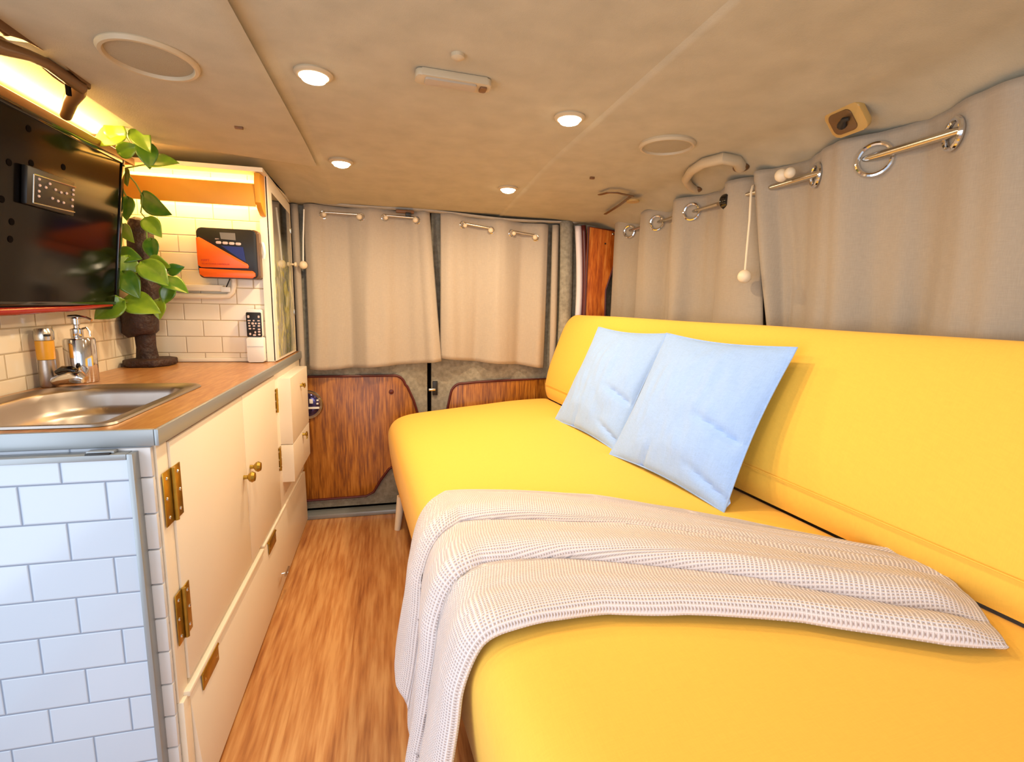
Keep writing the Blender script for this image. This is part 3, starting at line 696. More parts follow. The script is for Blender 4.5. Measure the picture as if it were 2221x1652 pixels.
# tiled flap table folded down over the cabinet's end
tp = thing('folding_table', 'white tiled panel with grey metal edging, folded down in front of the sink cabinet', 'table', (-0.66, 0.94, 0.02))
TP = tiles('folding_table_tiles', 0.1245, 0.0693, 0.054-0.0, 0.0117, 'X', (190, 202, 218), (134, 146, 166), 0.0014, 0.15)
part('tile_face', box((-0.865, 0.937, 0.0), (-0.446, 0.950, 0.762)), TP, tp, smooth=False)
part('edging', box((-0.446, 0.934, 0.0), (-0.437, 0.962, 0.772), 0.001), 'alu', tp, 'grey metal side edging')
part('edging', box((-0.865, 0.934, 0.762), (-0.4465, 0.962, 0.7725), 0.001), 'alu', tp, 'grey metal top edging')
part('backing', box((-0.865, 0.951, 0.0), (-0.447, 0.9555, 0.7615)), 'beige_plastic', tp, 'tan backing board', smooth=False)
ht = thing('table_catch', 'small grey metal catch between the worktop and the folded table', 'catch', (-0.487, 0.95, 0.775))
part('plate', box((-0.507, 0.940, 0.7727), (-0.466, 0.954, 0.7775), 0.001), 'alu', ht)
part('spring', box((-0.506, 0.934, 0.7725), (-0.470, 0.942, 0.7752), 0.0008), 'black', ht, 'black toothed edge')

# worktop with an opening for the sink
def sink_outline(inset=0.0):
    x0, x1, y0, y1 = -0.842+inset, -0.492-inset, 0.990+inset, 1.462-inset
    r = [0.03, 0.05, 0.14, 0.06]   # corners: near-right, far-right, far-left, near-left
    pts = []
    for (cx, cyy, rr, a0) in ((x1-r[0], y0+r[0], r[0], 270), (x1-r[1], y1-r[1], r[1], 0), (x0+r[2], y1-r[2], r[2], 90), (x0+r[3], y0+r[3], r[3], 180)):
        for k in range(9):
            a = math.radians(a0+90*k/8); pts.append((cx+rr*math.cos(a), cyy+rr*math.sin(a)))
    return pts
wt = thing('worktop', 'wood-grain kitchen worktop with grey edging around the sink', 'worktop', (-0.64, 1.65, 0.778))
def holed_slab(z0, z1):
    bm = bmesh.new(); inner = sink_outline(0.006); n = len(inner)
    for z, flip in ((z1, False), (z0, True)):
        iv = [bm.verts.new((x, y, z)) for x, y in inner]; ov = []
        X0, X1, Y0, Y1 = -0.868, -0.412, 0.966, 2.40
        for x, y in inner:
            cx, cyy = -0.667, 1.226; dx, dy = x-cx, y-cyy; ts = []
            if dx > 1e-6: ts.append((X1-cx)/dx)
            if dx < -1e-6: ts.append((X0-cx)/dx)
            if dy > 1e-6: ts.append((1.50-cyy)/dy)
            if dy < -1e-6: ts.append((Y0-cyy)/dy)
            t_ = min(ts); ov.append(bm.verts.new((cx+dx*t_, cyy+dy*t_, z)))
        for k in range(n):
            bm.faces.new((iv[k], iv[(k+1) % n], ov[(k+1) % n], ov[k]))
        for (cxx, cyy2) in ((X1, Y0), (X1, 1.50), (X0, 1.50), (X0, Y0)):   # fill the corners
            best = None
            for k in range(n):
                a, b = ov[k].co, ov[(k+1) % n].co
                if (abs(a.x-cxx) < 1e-5 and abs(b.y-cyy2) < 1e-5 and abs(a.y-cyy2) > 1e-5) or (abs(a.y-cyy2) < 1e-5 and abs(b.x-cxx) < 1e-5 and abs(a.x-cxx) > 1e-5):
                    c = bm.verts.new((cxx, cyy2, z)); bm.faces.new((ov[k], ov[(k+1) % n], c)); break
    return bm
part('top', holed_slab(0.779, 0.8075), 'worktop', wt, 'oak-look surface', smooth=False)
part('top', box((-0.868, 1.5002, 0.779), (-0.412, 2.40, 0.8075)), 'worktop', wt, 'oak-look surface', smooth=False)
part('edging', box((-0.412, 0.958, 0.7785), (-0.405, 2.40, 0.8085), 0.0012), 'alu', wt, 'grey edging strip')
part('edging', box((-0.868, 0.958, 0.7785), (-0.4125, 0.966, 0.8085), 0.0012), 'alu', wt, 'grey edging strip')

sk = thing('sink', 'stainless steel inset sink in the wooden worktop', 'sink', (-0.667, 1.226, 0.70))
def sink_bm():
    bm = bmesh.new(); prof = [(-0.0, 0.8085), (0.002, 0.8125), (0.010, 0.8130), (0.016, 0.8095), (0.030, 0.8085), (0.036, 0.804), (0.040, 0.790), (0.044, 0.765), (0.050, 0.754), (0.058, 0.750), (0.062, 0.742), (0.072, 0.700), (0.090, 0.690), (0.13, 0.686)]
    rings = []
    base = sink_outline(0)
    for ins, z in prof:
        ctr = (-0.667, 1.226); pts = []
        hw, hh = 0.175, 0.236
        for x, y in base:
            pts.append(bm.verts.new((ctr[0]+(x-ctr[0])*(1-ins/hw), ctr[1]+(y-ctr[1])*(1-ins/hh), z)))
        rings.append(pts)
    n = len(base)
    for a, b in zip(rings, rings[1:]):
        for k in range(n): bm.faces.new((a[k], a[(k+1) % n], b[(k+1) % n], b[k]))
    bm.faces.new(rings[-1]); return bm
part('basin', sink_bm(), 'steel', sk)
part('drain', lathe([(0.034, 0.0), (0.036, 0.002), (0.028, 0.003), (0.024, -0.001), (0, -0.001)], (-0.68, 1.22, 0.688), 'Z', 30), 'chrome', sk, 'round drain')

# faucet behind the sink
fa = thing('faucet', 'chrome faucet with an amber sleeve at the back of the sink', 'faucet', (-0.845, 1.475, 0.808))
FX, FY = -0.845, 1.456
bm = bmesh.new(); bm_lathe(bm, [(0.019, 0.0), (0.021, 0.004), (0.020, 0.045), (0.019, 0.068)], (FX, FY, 0.8085), 'Z', 28, 0.85, 1.0); part('body', bm, 'steel', fa)
part('sleeve', lathe([(0.0195, 0.069), (0.020, 0.073), (0.0205, 0.112), (0.020, 0.116)], (FX, FY, 0.8085), 'Z', 28, 0.85, 1.0), 'soap', fa, 'amber sleeve')
part('cap', lathe([(0.021, 0.117), (0.0215, 0.122), (0.0215, 0.138), (0.017, 0.146), (0, 0.148)], (FX, FY, 0.8085), 'Z', 28, 0.9, 1.0), 'satin', fa, 'rounded pale cap')
part('cap_slot', box((FX+0.012, FY-0.022, 0.936), (FX+0.022, FY-0.012, 0.941), 0.001), 'black', fa)
part('spout', tube([(FX+0.012, FY-0.004, 0.822), (-0.812, 1.448, 0.828), (-0.785, 1.442, 0.833), (-0.766, 1.438, 0.833), (-0.758, 1.436, 0.828)], [0.012, 0.015, 0.018, 0.016, 0.010], 18), 'chrome', fa, 'short chrome spout')
part('lever', tube([(-0.822, 1.446, 0.845), (-0.806, 1.445, 0.852), (-0.786, 1.442, 0.852), (-0.776, 1.441, 0.848)], [0.006, 0.010, 0.010, 0.006], 16), 'black_gloss', fa, 'dark glossy lever')
# soap dispenser
SX, SY = -0.813, 1.534
sd = thing('soap_dispenser', 'shiny steel pump soap dispenser standing behind the sink', 'soap dispenser', (SX, SY, 0.808))
part('bottle', lathe([(0.033, 0.0), (0.034, 0.003), (0.034, 0.112), (0.031, 0.117), (0.012, 0.119)], (SX, SY, 0.8085), 'Z', 40), 'chrome', sd)
part('collar', lathe([(0.0125, 0.118), (0.0135, 0.121), (0.0135, 0.140), (0.006, 0.143), (0.006, 0.150), (0.009, 0.153), (0.0095, 0.168), (0.007, 0.171), (0, 0.172)], (SX-0.003, SY, 0.8085), 'Z', 24), 'chrome', sd)
part('nozzle', tube([(SX-0.018, SY, 0.981), (SX, SY, 0.982), (SX+0.022, SY, 0.979), (SX+0.036, SY-0.004, 0.973)], [0.005, 0.0055, 0.004, 0.0035], 10), 'chrome', sd, 'curved nozzle')
part('handle', tube([(SX+0.010, SY, 0.950), (SX+0.020, SY, 0.953), (SX+0.026, SY, 0.943), (SX+0.027, SY, 0.930)], 0.0025, 8), 'satin', sd)

# ------------------------------------------------------------------ mirror cabinet on the worktop, tiled on its front
mc = thing('mirror_cabinet', 'tall tiled cabinet on the far end of the worktop with a mirrored aisle side', 'cabinet', (-0.64, 2.17, 0.809))
TB = tiles('cabinet_tiles', 0.1155, 0.0587, -0.602, 0.1495-0.0, 'X', (240, 226, 202), (190, 168, 136), 0.0013, 0.15)
def tcab(x0, y0, z0, x1, y1, zt0, zt1):
    bm = bmesh.new(); v = [bm.verts.new(p) for p in ((x0, y0, z0), (x1, y0, z0), (x1, y1, z0), (x0, y1, z0), (x0, y0, zt0), (x1, y0, zt0), (x1, y1, zt1), (x0, y1, zt1))]
    for f in ((0, 1, 2, 3), (4, 7, 6, 5), (0, 4, 5, 1), (1, 5, 6, 2), (2, 6, 7, 3), (3, 7, 4, 0)): bm.faces.new([v[i] for i in f])
    return bm
part('body', tcab(-0.866, 1.986, 0.809, -0.432, 2.345, 1.470, 1.440), 'cream', mc, smooth=False)
part('tiled_front', tcab(-0.866, 1.978, 0.823, -0.456, 1.986, 1.470, 1.470), TB, mc, 'white tiled front', smooth=False)
part('base_strip', box((-0.866, 1.972, 0.809), (-0.458, 1.986, 0.8225), 0.001), 'cream', mc)
part('corner_trim', tcab(-0.456, 1.968, 0.809, -0.428, 1.9855, 1.478, 1.478), 'cream', mc, 'cream corner post', smooth=False)
part('top_ledge', tcab(-0.866, 1.905, 1.466, -0.424, 2.345, 1.480, 1.450), 'cream', mc, smooth=False)
dr = part('mirror_door', tcab(-0.4315, 1.968, 0.812, -0.4225, 2.345, 1.4695, 1.440), 'cream', mc, 'cream framed mirror door', smooth=False)
part('mirror', tcab(-0.4225, 2.005, 0.822, -0.4205, 2.318, 1.420, 1.398), 'mirror', dr, 'mirror with a green mottled pattern low down', smooth=False)
part('knob', lathe([(0.004, 0), (0.004, 0.008), (0.010, 0.014), (0.009, 0.020), (0, 0.022)], (-0.4225, 2.330, 1.190), 'X', 16), 'ballwhite', dr, 'small pale knob')
for zz in (1.33, 0.985): part('clip', box((-0.4222, 2.322, zz-0.012), (-0.418, 2.336, zz+0.012), 0.001), 'satin', dr, 'small metal clip')
# shelf box with LED strips on the cabinet's front
sh = thing('shelf', 'cream wall shelf board, orange strip glow in its colour, across the tiled cabinet with strip lights above and below', 'shelf', (-0.64, 1.93, 1.35))
part('front_board', box((-0.866, 1.902, 1.352), (-0.452, 1.914, 1.425), 0.0015), 'shelf', sh)
part('bottom_board', box((-0.866, 1.914, 1.378), (-0.452, 1.977, 1.386)), 'shelf', sh, smooth=False)
poly = [(1.9765, 1.328), (1.955, 1.330), (1.925, 1.345), (1.902, 1.365), (1.898, 1.43), (1.905, 1.462), (1.9765, 1.466)]
part('end_bracket', prism(poly, 'X', -0.4515, -0.434, 0.001), 'shelf', sh, 'shaped end bracket')
ls = thing('led_strip', 'glowing warm strip light under the wall shelf', 'light strip', (-0.66, 1.95, 1.37), 'warm strip lights')
part('strip', box((-0.85, 1.962, 1.366), (-0.455, 1.974, 1.376)), 'led', ls, smooth=False)
area_light('strip_glow', (0.0, -0.012, -0.008), (math.radians(12), 0, 0), 0.38, 0.012, 1.0, (1.0, 0.62, 0.17), ls)
ls = thing('led_strip', 'glowing warm strip light in the trough on top of the wall shelf', 'light strip', (-0.66, 1.93, 1.43), 'warm strip lights')
part('strip', box((-0.85, 1.966, 1.440), (-0.460, 1.9765, 1.448)), 'led_dim', ls, smooth=False)
area_light('strip_glow', (0.0, 0.034, 0.016), (math.radians(100), 0, 0), 0.38, 0.010, 0.45, (1.0, 0.62, 0.17), ls)
# solar charge controller
cc = thing('charge_controller', 'orange and black solar charge controller mounted on the tiles', 'controller', (-0.555, 1.96, 1.19))
part('case', prism([(x, z) for x, z in round_poly(0.196, 0.170, 0.014, cx=-0.553, cy=1.192)], 'Y', 1.938, 1.9775, 0.003), 'brown_plastic', cc, 'dark olive case')
part('face', prism(round_poly(0.186, 0.166, 0.016, cx=-0.556, cy=1.193), 'Y', 1.931, 1.9375, 0.002), 'black', cc, 'black face')
part('cover', prism([(-0.649, 1.240), (-0.640, 1.243), (-0.634, 1.240), (-0.493, 1.158), (-0.490, 1.152), (-0.492, 1.144), (-0.640, 1.142), (-0.649, 1.150)], 'Y', 1.924, 1.9305, 0.0015), 'orange', cc, 'orange triangular cover')
part('cover', prism([(-0.645, 1.139), (-0.478, 1.135), (-0.470, 1.128), (-0.470, 1.117), (-0.480, 1.110), (-0.632, 1.110), (-0.645, 1.118)], 'Y', 1.922, 1.9305, 0.0015), 'orange', cc, 'orange lower cover')
part('display', prism([(-0.576, 1.262), (-0.528, 1.262), (-0.527, 1.238), (-0.573, 1.240)], 'Y', 1.928, 1.9305), 'lcd', cc, 'grey display', smooth=False)
part('label_panel', prism([(-0.574, 1.218), (-0.505, 1.216), (-0.499, 1.166), (-0.520, 1.178)], 'Y', 1.928, 1.9305), 'navy', cc, 'navy label panel', smooth=False)
for k in range(4):
    part('button', prism(round_poly(0.017, 0.009, 0.004, cx=-0.581+0.0205*k, cy=1.228-0.0006*k), 'Y', 1.927, 1.9305, 0.001), 'button', cc, 'pale button')
def text_bm(s, size, loc, rot, depth=0.0004):
    cu = bpy.data.curves.new('t', 'FONT'); cu.body = s; cu.size = size; cu.extrude = depth
    o = bpy.data.objects.new('t', cu); C.objects.link(o)
    dg = bpy.context.evaluated_depsgraph_get(); me = bpy.data.meshes.new_from_object(o.evaluated_get(dg))
    bm = bmesh.new(); bm.from_mesh(me); bpy.data.objects.remove(o); bpy.data.curves.remove(cu); bpy.data.meshes.remove(me)
    bm.transform(Matrix.Translation(loc) @ rot); return bm
RXm = Matrix.Rotation(PI/2, 4, 'X')
part('lettering', text_bm('MPPT', 0.011, (-0.638, 1.9236, 1.162), RXm), 'ink', cc, 'red lettering', smooth=False)
part('lettering', text_bm('SOLAR CHARGE CONTROLLER', 0.0062, (-0.636, 1.9236, 1.153), RXm), 'ink', cc, 'small red lettering', smooth=False)
part('lettering', text_bm('MPPT', 0.0055, (-0.592, 1.9302, 1.238), RXm), 'button', cc, 'tiny pale lettering', smooth=False)
cb_ = tube([(-0.448, 1.955, 1.235), (-0.443, 1.946, 1.222), (-0.441, 1.944, 1.200), (-0.446, 1.95, 1.182)], 0.006, 10)
part('side_cable', cb_, 'white', cc, 'white cable loop')
# cable duct below the controller
du = thing('cable_duct', 'cream cable duct running along the tiles below the controller', 'duct', (-0.70, 1.965, 1.07))
part('duct', box((-0.866, 1.955, 1.062), (-0.585, 1.977, 1.084), 0.002), 'cream', du)
part('duct', tube([(-0.866, 1.966, 1.044), (-0.60, 1.966, 1.044), (-0.572, 1.966, 1.047), (-0.558, 1.966, 1.062), (-0.552, 1.966, 1.085), (-0.552, 1.966, 1.108)], 0.0095, 12), 'cream', du)
jb = thing('junction_box', 'small white connector at the end of the cable duct', 'connector', (-0.575, 1.955, 1.07))
part('box', box((-0.590, 1.948, 1.060), (-0.560, 1.954, 1.078), 0.002), 'white', jb)
part('wire', tube([(-0.572, 1.95, 1.078), (-0.565, 1.945, 1.090), (-0.558, 1.948, 1.107)], 0.002, 8), 'black', jb, 'dark wire')
# remote in holder
rh = thing('remote_holder', 'white plastic holder on the tiled cabinet front for the air conditioner remote', 'holder', (-0.488, 1.965, 0.84))
part('pocket', prism(round_poly(0.056, 0.090, 0.006, cx=-0.487, cy=0.8555), 'Y', 1.940, 1.9715, 0.002), 'white', rh)
part('lip', box((-0.514, 1.9385, 0.868), (-0.460, 1.9400, 0.8685)), 'alu', rh, smooth=False)
rc = thing('remote_control', 'black-faced remote control standing in the white holder by the corner post', 'remote', (-0.488, 1.955, 0.90))
part('body', prism(round_poly(0.050, 0.100, 0.006, cx=-0.488, cy=0.9515), 'Y', 1.946, 1.9700, 0.002), 'white', rc)
part('face', prism(round_poly(0.050, 0.088, 0.004, cx=-0.488, cy=0.9465), 'Y', 1.943, 1.9460, 0.001), 'black', rc, 'black face')
for (dx, z, w, h) in ((-0.017, 0.975, 0.007, 0.010), (0.017, 0.975, 0.006, 0.009), (-0.015, 0.961, 0.010, 0.004), (0, 0.961, 0.006, 0.005), (0.016, 0.961, 0.008, 0.004),
        (-0.016, 0.952, 0.006, 0.006), (-0.004, 0.951, 0.008, 0.008), (0.006, 0.951, 0.006, 0.006), (0.017, 0.951, 0.007, 0.006), (-0.015, 0.942, 0.007, 0.006), (0.0, 0.942, 0.008, 0.005), (0.016, 0.942, 0.008, 0.006),
        (-0.014, 0.932, 0.008, 0.005), (-0.001, 0.932, 0.007, 0.004), (0.016, 0.930, 0.008, 0.006), (0.016, 0.921, 0.008, 0.006), (0.016, 0.911, 0.008, 0.006), (-0.014, 0.913, 0.006, 0.008), (0.0, 0.909, 0.010, 0.006), (0.003, 0.919, 0.005, 0.008)):
    part('button', prism(round_poly(w, h, min(w, h)*0.4, 3, cx=-0.488+dx, cy=z), 'Y', 1.9415, 1.9432), 'button', rc, 'pale button')

# ------------------------------------------------------------------ television on the left wall
def tvp(s, h, d=0.0):
    """s along y, h 0 bottom..1 top, d out from the screen"""
    x = lerp(-0.806, -0.752, h); z = lerp(0.998, 1.426, h); n = Vector((0.992, 0, -0.125)); return V(x, s, z)+n*d
def tv_box(s0, s1, h0, h1, d0, d1, bev=0.0):
    bm = bmesh.new(); v = [bm.verts.new(tvp(s, h, d)) for s in (s0, s1) for h in (h0, h1) for d in (d0, d1)]
    for f in ((0, 1, 3, 2), (4, 6, 7, 5), (0, 4, 5, 1), (2, 3, 7, 6), (0, 2, 6, 4), (1, 5, 7, 3)): bm.faces.new([v[i] for i in f])
    if bev: bmesh.ops.bevel(bm, geom=bm.edges[:], offset=bev, segments=2, profile=0.5, affect='EDGES')
    return bm
tv = thing('television', 'glossy black television tilted on the wall over the sink', 'television', (-0.80, 1.35, 1.0))
part('housing', tv_box(0.96, 1.722, 0.0, 1.0, -0.035, -0.003, 0.004), 'black', tv)
part('screen', tv_box(0.975, 1.708, 0.055, 0.975, -0.003, 0.0), 'screen', tv, 'dark reflective screen', smooth=False)
for (a, b, c, d) in ((0.96, 0.975, 0, 1), (1.708, 1.722, 0, 1), (0.975, 1.708, 0.975, 1.0), (0.975, 1.708, 0.035, 0.055)):
    part('bezel', tv_box(a, b, c, d, -0.003, 0.0035, 0.0008), 'black_gloss', tv, 'thin glossy bezel')
def redstrip(a, b):
    s = lerp(0.96, 1.70, a); w = lerp(0.03, 0.012, a); ang = b*PI
    return tvp(s, -0.01+w*math.cos(ang), 0.004*math.sin(ang)+0.002)
part('red_strip', tube([tvp(0.96, 0.0, 0.0), tvp(1.30, 0.005, 0.002), tvp(1.50, 0.012, 0.002), tvp(1.69, 0.03, 0.0)], [0.010, 0.009, 0.007, 0.004], 10), 'red_trim', tv, 'dark red strip along the bottom')
for (s, h) in ((1.337, 0.915), (1.283, 0.72), (1.347, 0.755), (1.455, 0.80), (1.265, 0.54), (1.293, 0.445), (1.29, 0.36)):
    c = tvp(s, h, 0.0002); bm = bmesh.new(); bm_lathe(bm, [(0.0075, 0), (0.007, 0.001), (0, 0.0012)], (0, 0, 0), 'X', 18)
    bm.transform(Matrix.Translation(c) @ Matrix.Rotation(math.radians(7.2), 4, 'Y')); part('spot', bm, 'darkgap', tv, 'dark round spot')
rm = thing('remote_control', 'small black remote with silver outline stuck on the television', 'remote', tuple(tvp(1.40, 0.62, 0.003)))
part('body', tv_box(1.315, 1.478, 0.545, 0.735, 0.001, 0.013, 0.003), 'black', rm)
bm = bmesh.new()
for k0, k1 in (((1.333, 0.70), (1.478, 0.71)), ((1.333, 0.56), (1.478, 0.57)), ((1.333, 0.70), (1.333, 0.56))):
    bm_tube(bm, [tvp(*k0, 0.0135), tvp(*k1, 0.0135)], 0.0016, 6)
part('outline', bm, 'satin', rm, 'silver outline')
for (s, h) in ((1.350, 0.685), (1.352, 0.655), (1.350, 0.625), (1.350, 0.60), (1.385, 0.68), (1.372, 0.655), (1.405, 0.66), (1.425, 0.655), (1.445, 0.66), (1.395, 0.61), (1.415, 0.605), (1.435, 0.605), (1.470, 0.69), (1.470, 0.665), (1.468, 0.635), (1.468, 0.60)):
    part('button', ball(tvp(s, h, 0.0135), 0.0032, u=8, v=6), 'button', rm, 'pale button')
# ledge over the TV with the long strip light
lg = thing('tv_ledge', 'brown wooden ledge above the television carrying a strip light', 'ledge', (-0.81, 1.35, 1.435))
part('board', box((-0.872, 0.93, 1.432), (-0.762, 1.80, 1.444), 0.002), 'reddish', lg)
part('lip', box((-0.765, 0.93, 1.430), (-0.757, 1.80, 1.451), 0.002), 'wood_clip', lg)
ls = thing('led_strip', 'long glowing strip light along the ledge above the television', 'light strip', (-0.79, 1.36, 1.45), 'warm strip lights')
part('strip', box((-0.792, 0.93, 1.4445), (-0.778, 1.78, 1.462)), 'led', ls, smooth=False)
area_light('strip_glow', (0.012, 0.0, 0.012), (math.radians(180), math.radians(35), 0), 0.012, 0.85, 4.2, (1.0, 0.64, 0.22), ls)
# bracket arm folding down from the roof
ba = thing('bracket_arm', 'brown folding bracket arm reaching from the roof to the television top', 'bracket', (-0.62, 1.20, 1.48))
part('bar', tube([(-0.64, 0.98, 1.432), (-0.635, 1.07, 1.446), (-0.63, 1.136, 1.462), (-0.63, 1.186, 1.470), (-0.628, 1.25, 1.468), (-0.626, 1.285, 1.466)], [0.014, 0.013, 0.010, 0.010, 0.012, 0.012], 12), 'brown_plastic', ba)
part('hood', prism([(0.96, 1.49), (0.96, 1.462), (1.071, 1.463), (1.10, 1.478), (1.186, 1.484), (1.262, 1.478), (1.285, 1.470), (1.302, 1.470), (1.306, 1.484), (1.30, 1.492), (1.285, 1.4955)], 'X', -0.662, -0.615, 0.005), 'brown_plastic', ba, 'rounded brown hood')
part('arm', tube([(-0.628, 1.285, 1.474), (-0.642, 1.300, 1.464), (-0.668, 1.325, 1.45), (-0.705, 1.375, 1.434)], [0.013, 0.016, 0.013, 0.011], 12), 'brown_plastic', ba, 'short tapering arm')
part('slot', box((-0.640, 1.255, 1.440), (-0.632, 1.262, 1.462), 0.001), 'darkgap', ba)

# ------------------------------------------------------------------ driftwood stand and pothos
st = thing('driftwood_stand', 'dark bark-covered wooden stand on the worktop in the tiled corner', 'stand', (-0.80, 1.89, 0.809))
rnd = random.Random(3)
def lumpy(bm, amp, fr):
    for v in bm.verts: v.co += v.co.normalized()*0 + Vector((mnoise.noise(v.co*fr), mnoise.noise(v.co*fr+V(9, 0, 0)), mnoise.noise(v.co*fr+V(0, 9, 0))))*amp
    return bm
poly = [(-0.862, 1.84), (-0.835, 1.815), (-0.765, 1.822), (-0.735, 1.865), (-0.735, 1.93), (-0.77, 1.962), (-0.85, 1.955)]
part('base', prism(poly, 'Z', 0.8085, 0.832, 0.005), 'bark', st)
part('post', lumpy(tube([(-0.812, 1.895, 0.828), (-0.812, 1.895, 0.87), (-0.812, 1.893, 0.93)], [0.033, 0.028, 0.030], 18), 0.004, 25), 'bark', st)
bm = bmesh.new(); bm_tube(bm, [(-0.818, 1.885, 0.918-0.008), (-0.820, 1.885, 0.922), (-0.822, 1.885, 0.95), (-0.822, 1.885, 0.982), (-0.820, 1.885, 0.992)], [0.040, 0.050, 0.052, 0.050, 0.036], 24)
part('collar', lumpy(bm, 0.006, 30), 'bark', st)
part('trunk', lumpy(tube([(-0.800, 1.89, 0.985), (-0.798, 1.89, 1.08), (-0.800, 1.893, 1.18), (-0.802, 1.895, 1.255), (-0.802, 1.895, 1.282), (-0.802, 1.895, 1.292)], [0.046, 0.043, 0.038, 0.034, 0.026, 0.010], 20), 0.006, 22), 'bark', st)
pv = thing('pothos_vine', 'green pothos vine trailing over the driftwood stand and the shelf end', 'plant', (-0.76, 1.80, 1.0))
def leaf_bm(L, Wd, curl=0.25, fold=0.25):
    def fn(a, b):
        t = a; s = b*2-1
        w = Wd*0.5*(math.sin(PI*min(1, t**0.72))**0.85)*(1-0.25*t)*1.12
        back = -0.10*L*abs(s)**1.5*(1-sstep(0, 0.35, t))
        x = t*L+back; y = s*w
        z = -curl*L*t*t + fold*abs(y)*1.0
        return V(x, y, z)
    return grid(fn, 11, 9)
# centre (x, y, z), length, tip direction in picture plane (degrees, 0 = right, 90 = up), roll
LEAVES = [((-0.738, 1.62, 1.460), .075, 205, 10), ((-0.722, 1.62, 1.484), .060, 95, -15), ((-0.665, 1.63, 1.468), .062, -60, 20), ((-0.662, 1.65, 1.432), .062, -80, 0),
          ((-0.71, 1.65, 1.440), .050, 20, 30), ((-0.632, 1.66, 1.418), .070, 10, -20), ((-0.786, 1.80, 1.398), .045, -90, 40), ((-0.783, 1.78, 1.304), .060, -95, 20),
          ((-0.724, 1.82, 1.322), .085, -38, 60), ((-0.733, 1.82, 1.257), .062, -50, 10), ((-0.741, 1.82, 1.189), .060, -85, 30), ((-0.788, 1.78, 1.229), .052, -65, 45),
          ((-0.786, 1.77, 1.162), .060, -10, 10), ((-0.789, 1.76, 1.122), .070, -95, -10), ((-0.775, 1.74, 1.075), .075, -60, 15), ((-0.712, 1.75, 1.113), .085, -40, 0),
          ((-0.717, 1.80, 1.143), .055, -20, 35), ((-0.673, 1.80, 1.126), .045, 20, 10), ((-0.674, 1.78, 1.080), .080, -20, -25), ((-0.701, 1.80, 1.047), .055, -110, 10),
          ((-0.751, 1.74, 1.014), .090, -18, 0), ((-0.817, 1.70, 1.000), .080, 215, 0), ((-0.729, 1.80, 1.000), .055, -90, 20)]
stem_pts = []
for i, (c, L, ang, rl) in enumerate(LEAVES):
    a = math.radians(ang); d = Vector((math.cos(a), -0.25, math.sin(a))).normalized()
    nrm = Vector((0.30, -0.88, 0.36)); nrm = (nrm - d*nrm.dot(d)).normalized(); sd_ = nrm.cross(d)
    R = Matrix((d, sd_, nrm)).transposed().to_4x4() @ Matrix.Rotation(math.radians(rl), 4, 'X')
    bm = leaf_bm(L*1.12, L*0.86, 0.18, 0.22)
    R.translation = Vector(c)-d*L*0.5
    bm.transform(R); o = part('leaf', bm, 'leaf', pv, fixn=False); solid(o, 0.0008)
    stem_pts.append(Vector(c)-d*L*0.5)
def vine(pts): return tube(pts, 0.0022, 6)
bm = bmesh.new()
bm_tube(bm, [stem_pts[0], V(-0.70, 1.66, 1.45), stem_pts[2], V(-0.68, 1.68, 1.44), stem_pts[5], V(-0.72, 1.74, 1.42), V(-0.79, 1.80, 1.42), V(-0.80, 1.81, 1.36), stem_pts[7], V(-0.81, 1.80, 1.27), stem_pts[11], V(-0.81, 1.79, 1.19), stem_pts[12], V(-0.80, 1.78, 1.14), stem_pts[13], V(-0.79, 1.77, 1.09), stem_pts[14]], 0.0022, 6)
bm_tube(bm, [V(-0.79, 1.80, 1.42), V(-0.76, 1.80, 1.38), stem_pts[8], V(-0.77, 1.84, 1.30), stem_pts[9], V(-0.76, 1.84, 1.22), stem_pts[10]], 0.0022, 6)
bm_tube(bm, [V(-0.80, 1.79, 1.13), V(-0.77, 1.79, 1.13), stem_pts[15], V(-0.72, 1.80, 1.10), stem_pts[18], stem_pts[17]], 0.0022, 6)
bm_tube(bm, [stem_pts[18], V(-0.71, 1.81, 1.06), stem_pts[19], V(-0.73, 1.81, 1.03), stem_pts[22], V(-0.77, 1.80, 1.02), stem_pts[20], V(-0.79, 1.77, 1.015), stem_pts[21]], 0.0022, 6)
part('stems', bm, 'stem', pv, 'thin pale stems', fixn=False)

# ------------------------------------------------------------------ sofa
SO = Vector((-0.030, 2.280, 0)); SU = Vector((0.996, 0.09, 0)); SV = Vector((-0.09, 0.996, 0))
def SP(u, v, z): return SO+SU*u+SV*v+V(0, 0, z)
VN = -2.10
def crom(pts, n):
    out = []; P_ = [pts[0]]+pts+[pts[-1]]
    for i in range(1, len(P_)-2):
        for k in range(n):
            t = k/n; a, b, c, d = (Vector(q) for q in P_[i-1:i+3])
            out.append(0.5*((2*b)+(-a+c)*t+(2*a-5*b+4*c-d)*t*t+(-a+3*b-3*c+d)*t*t*t))
    out.append(Vector(pts[-1])); return out
def loft(profile_fn, n_v, v0, v1, closed=True):
    bm = bmesh.new(); rings = []
    vs = [v0+(v1-v0)*k/(n_v-1) for k in range(n_v)]
    # rounded ends
    for v in vs: rings.append([bm.verts.new(SP(u, v2, z)) for (u, z, v2) in profile_fn(v)])
    m = len(rings[0])
    for a, b in zip(rings, rings[1:]):
        for k in range(m): bm.faces.new((a[k], a[(k+1) % m], b[(k+1) % m], b[k]))
    bm.faces.new(rings[0][::-1]); bm.faces.new(rings[-1]); return bm
seat_prof = crom([(0.055, 0.14), (0.030, 0.20), (0.008, 0.32), (-0.002, 0.42), (0.004, 0.468), (0.030, 0.503), (0.075, 0.522), (0.15, 0.533), (0.35, 0.551), (0.60, 0.571), (0.76, 0.578), (0.790, 0.560), (0.792, 0.50), (0.79, 0.30), (0.76, 0.16), (0.40, 0.135)], 5)
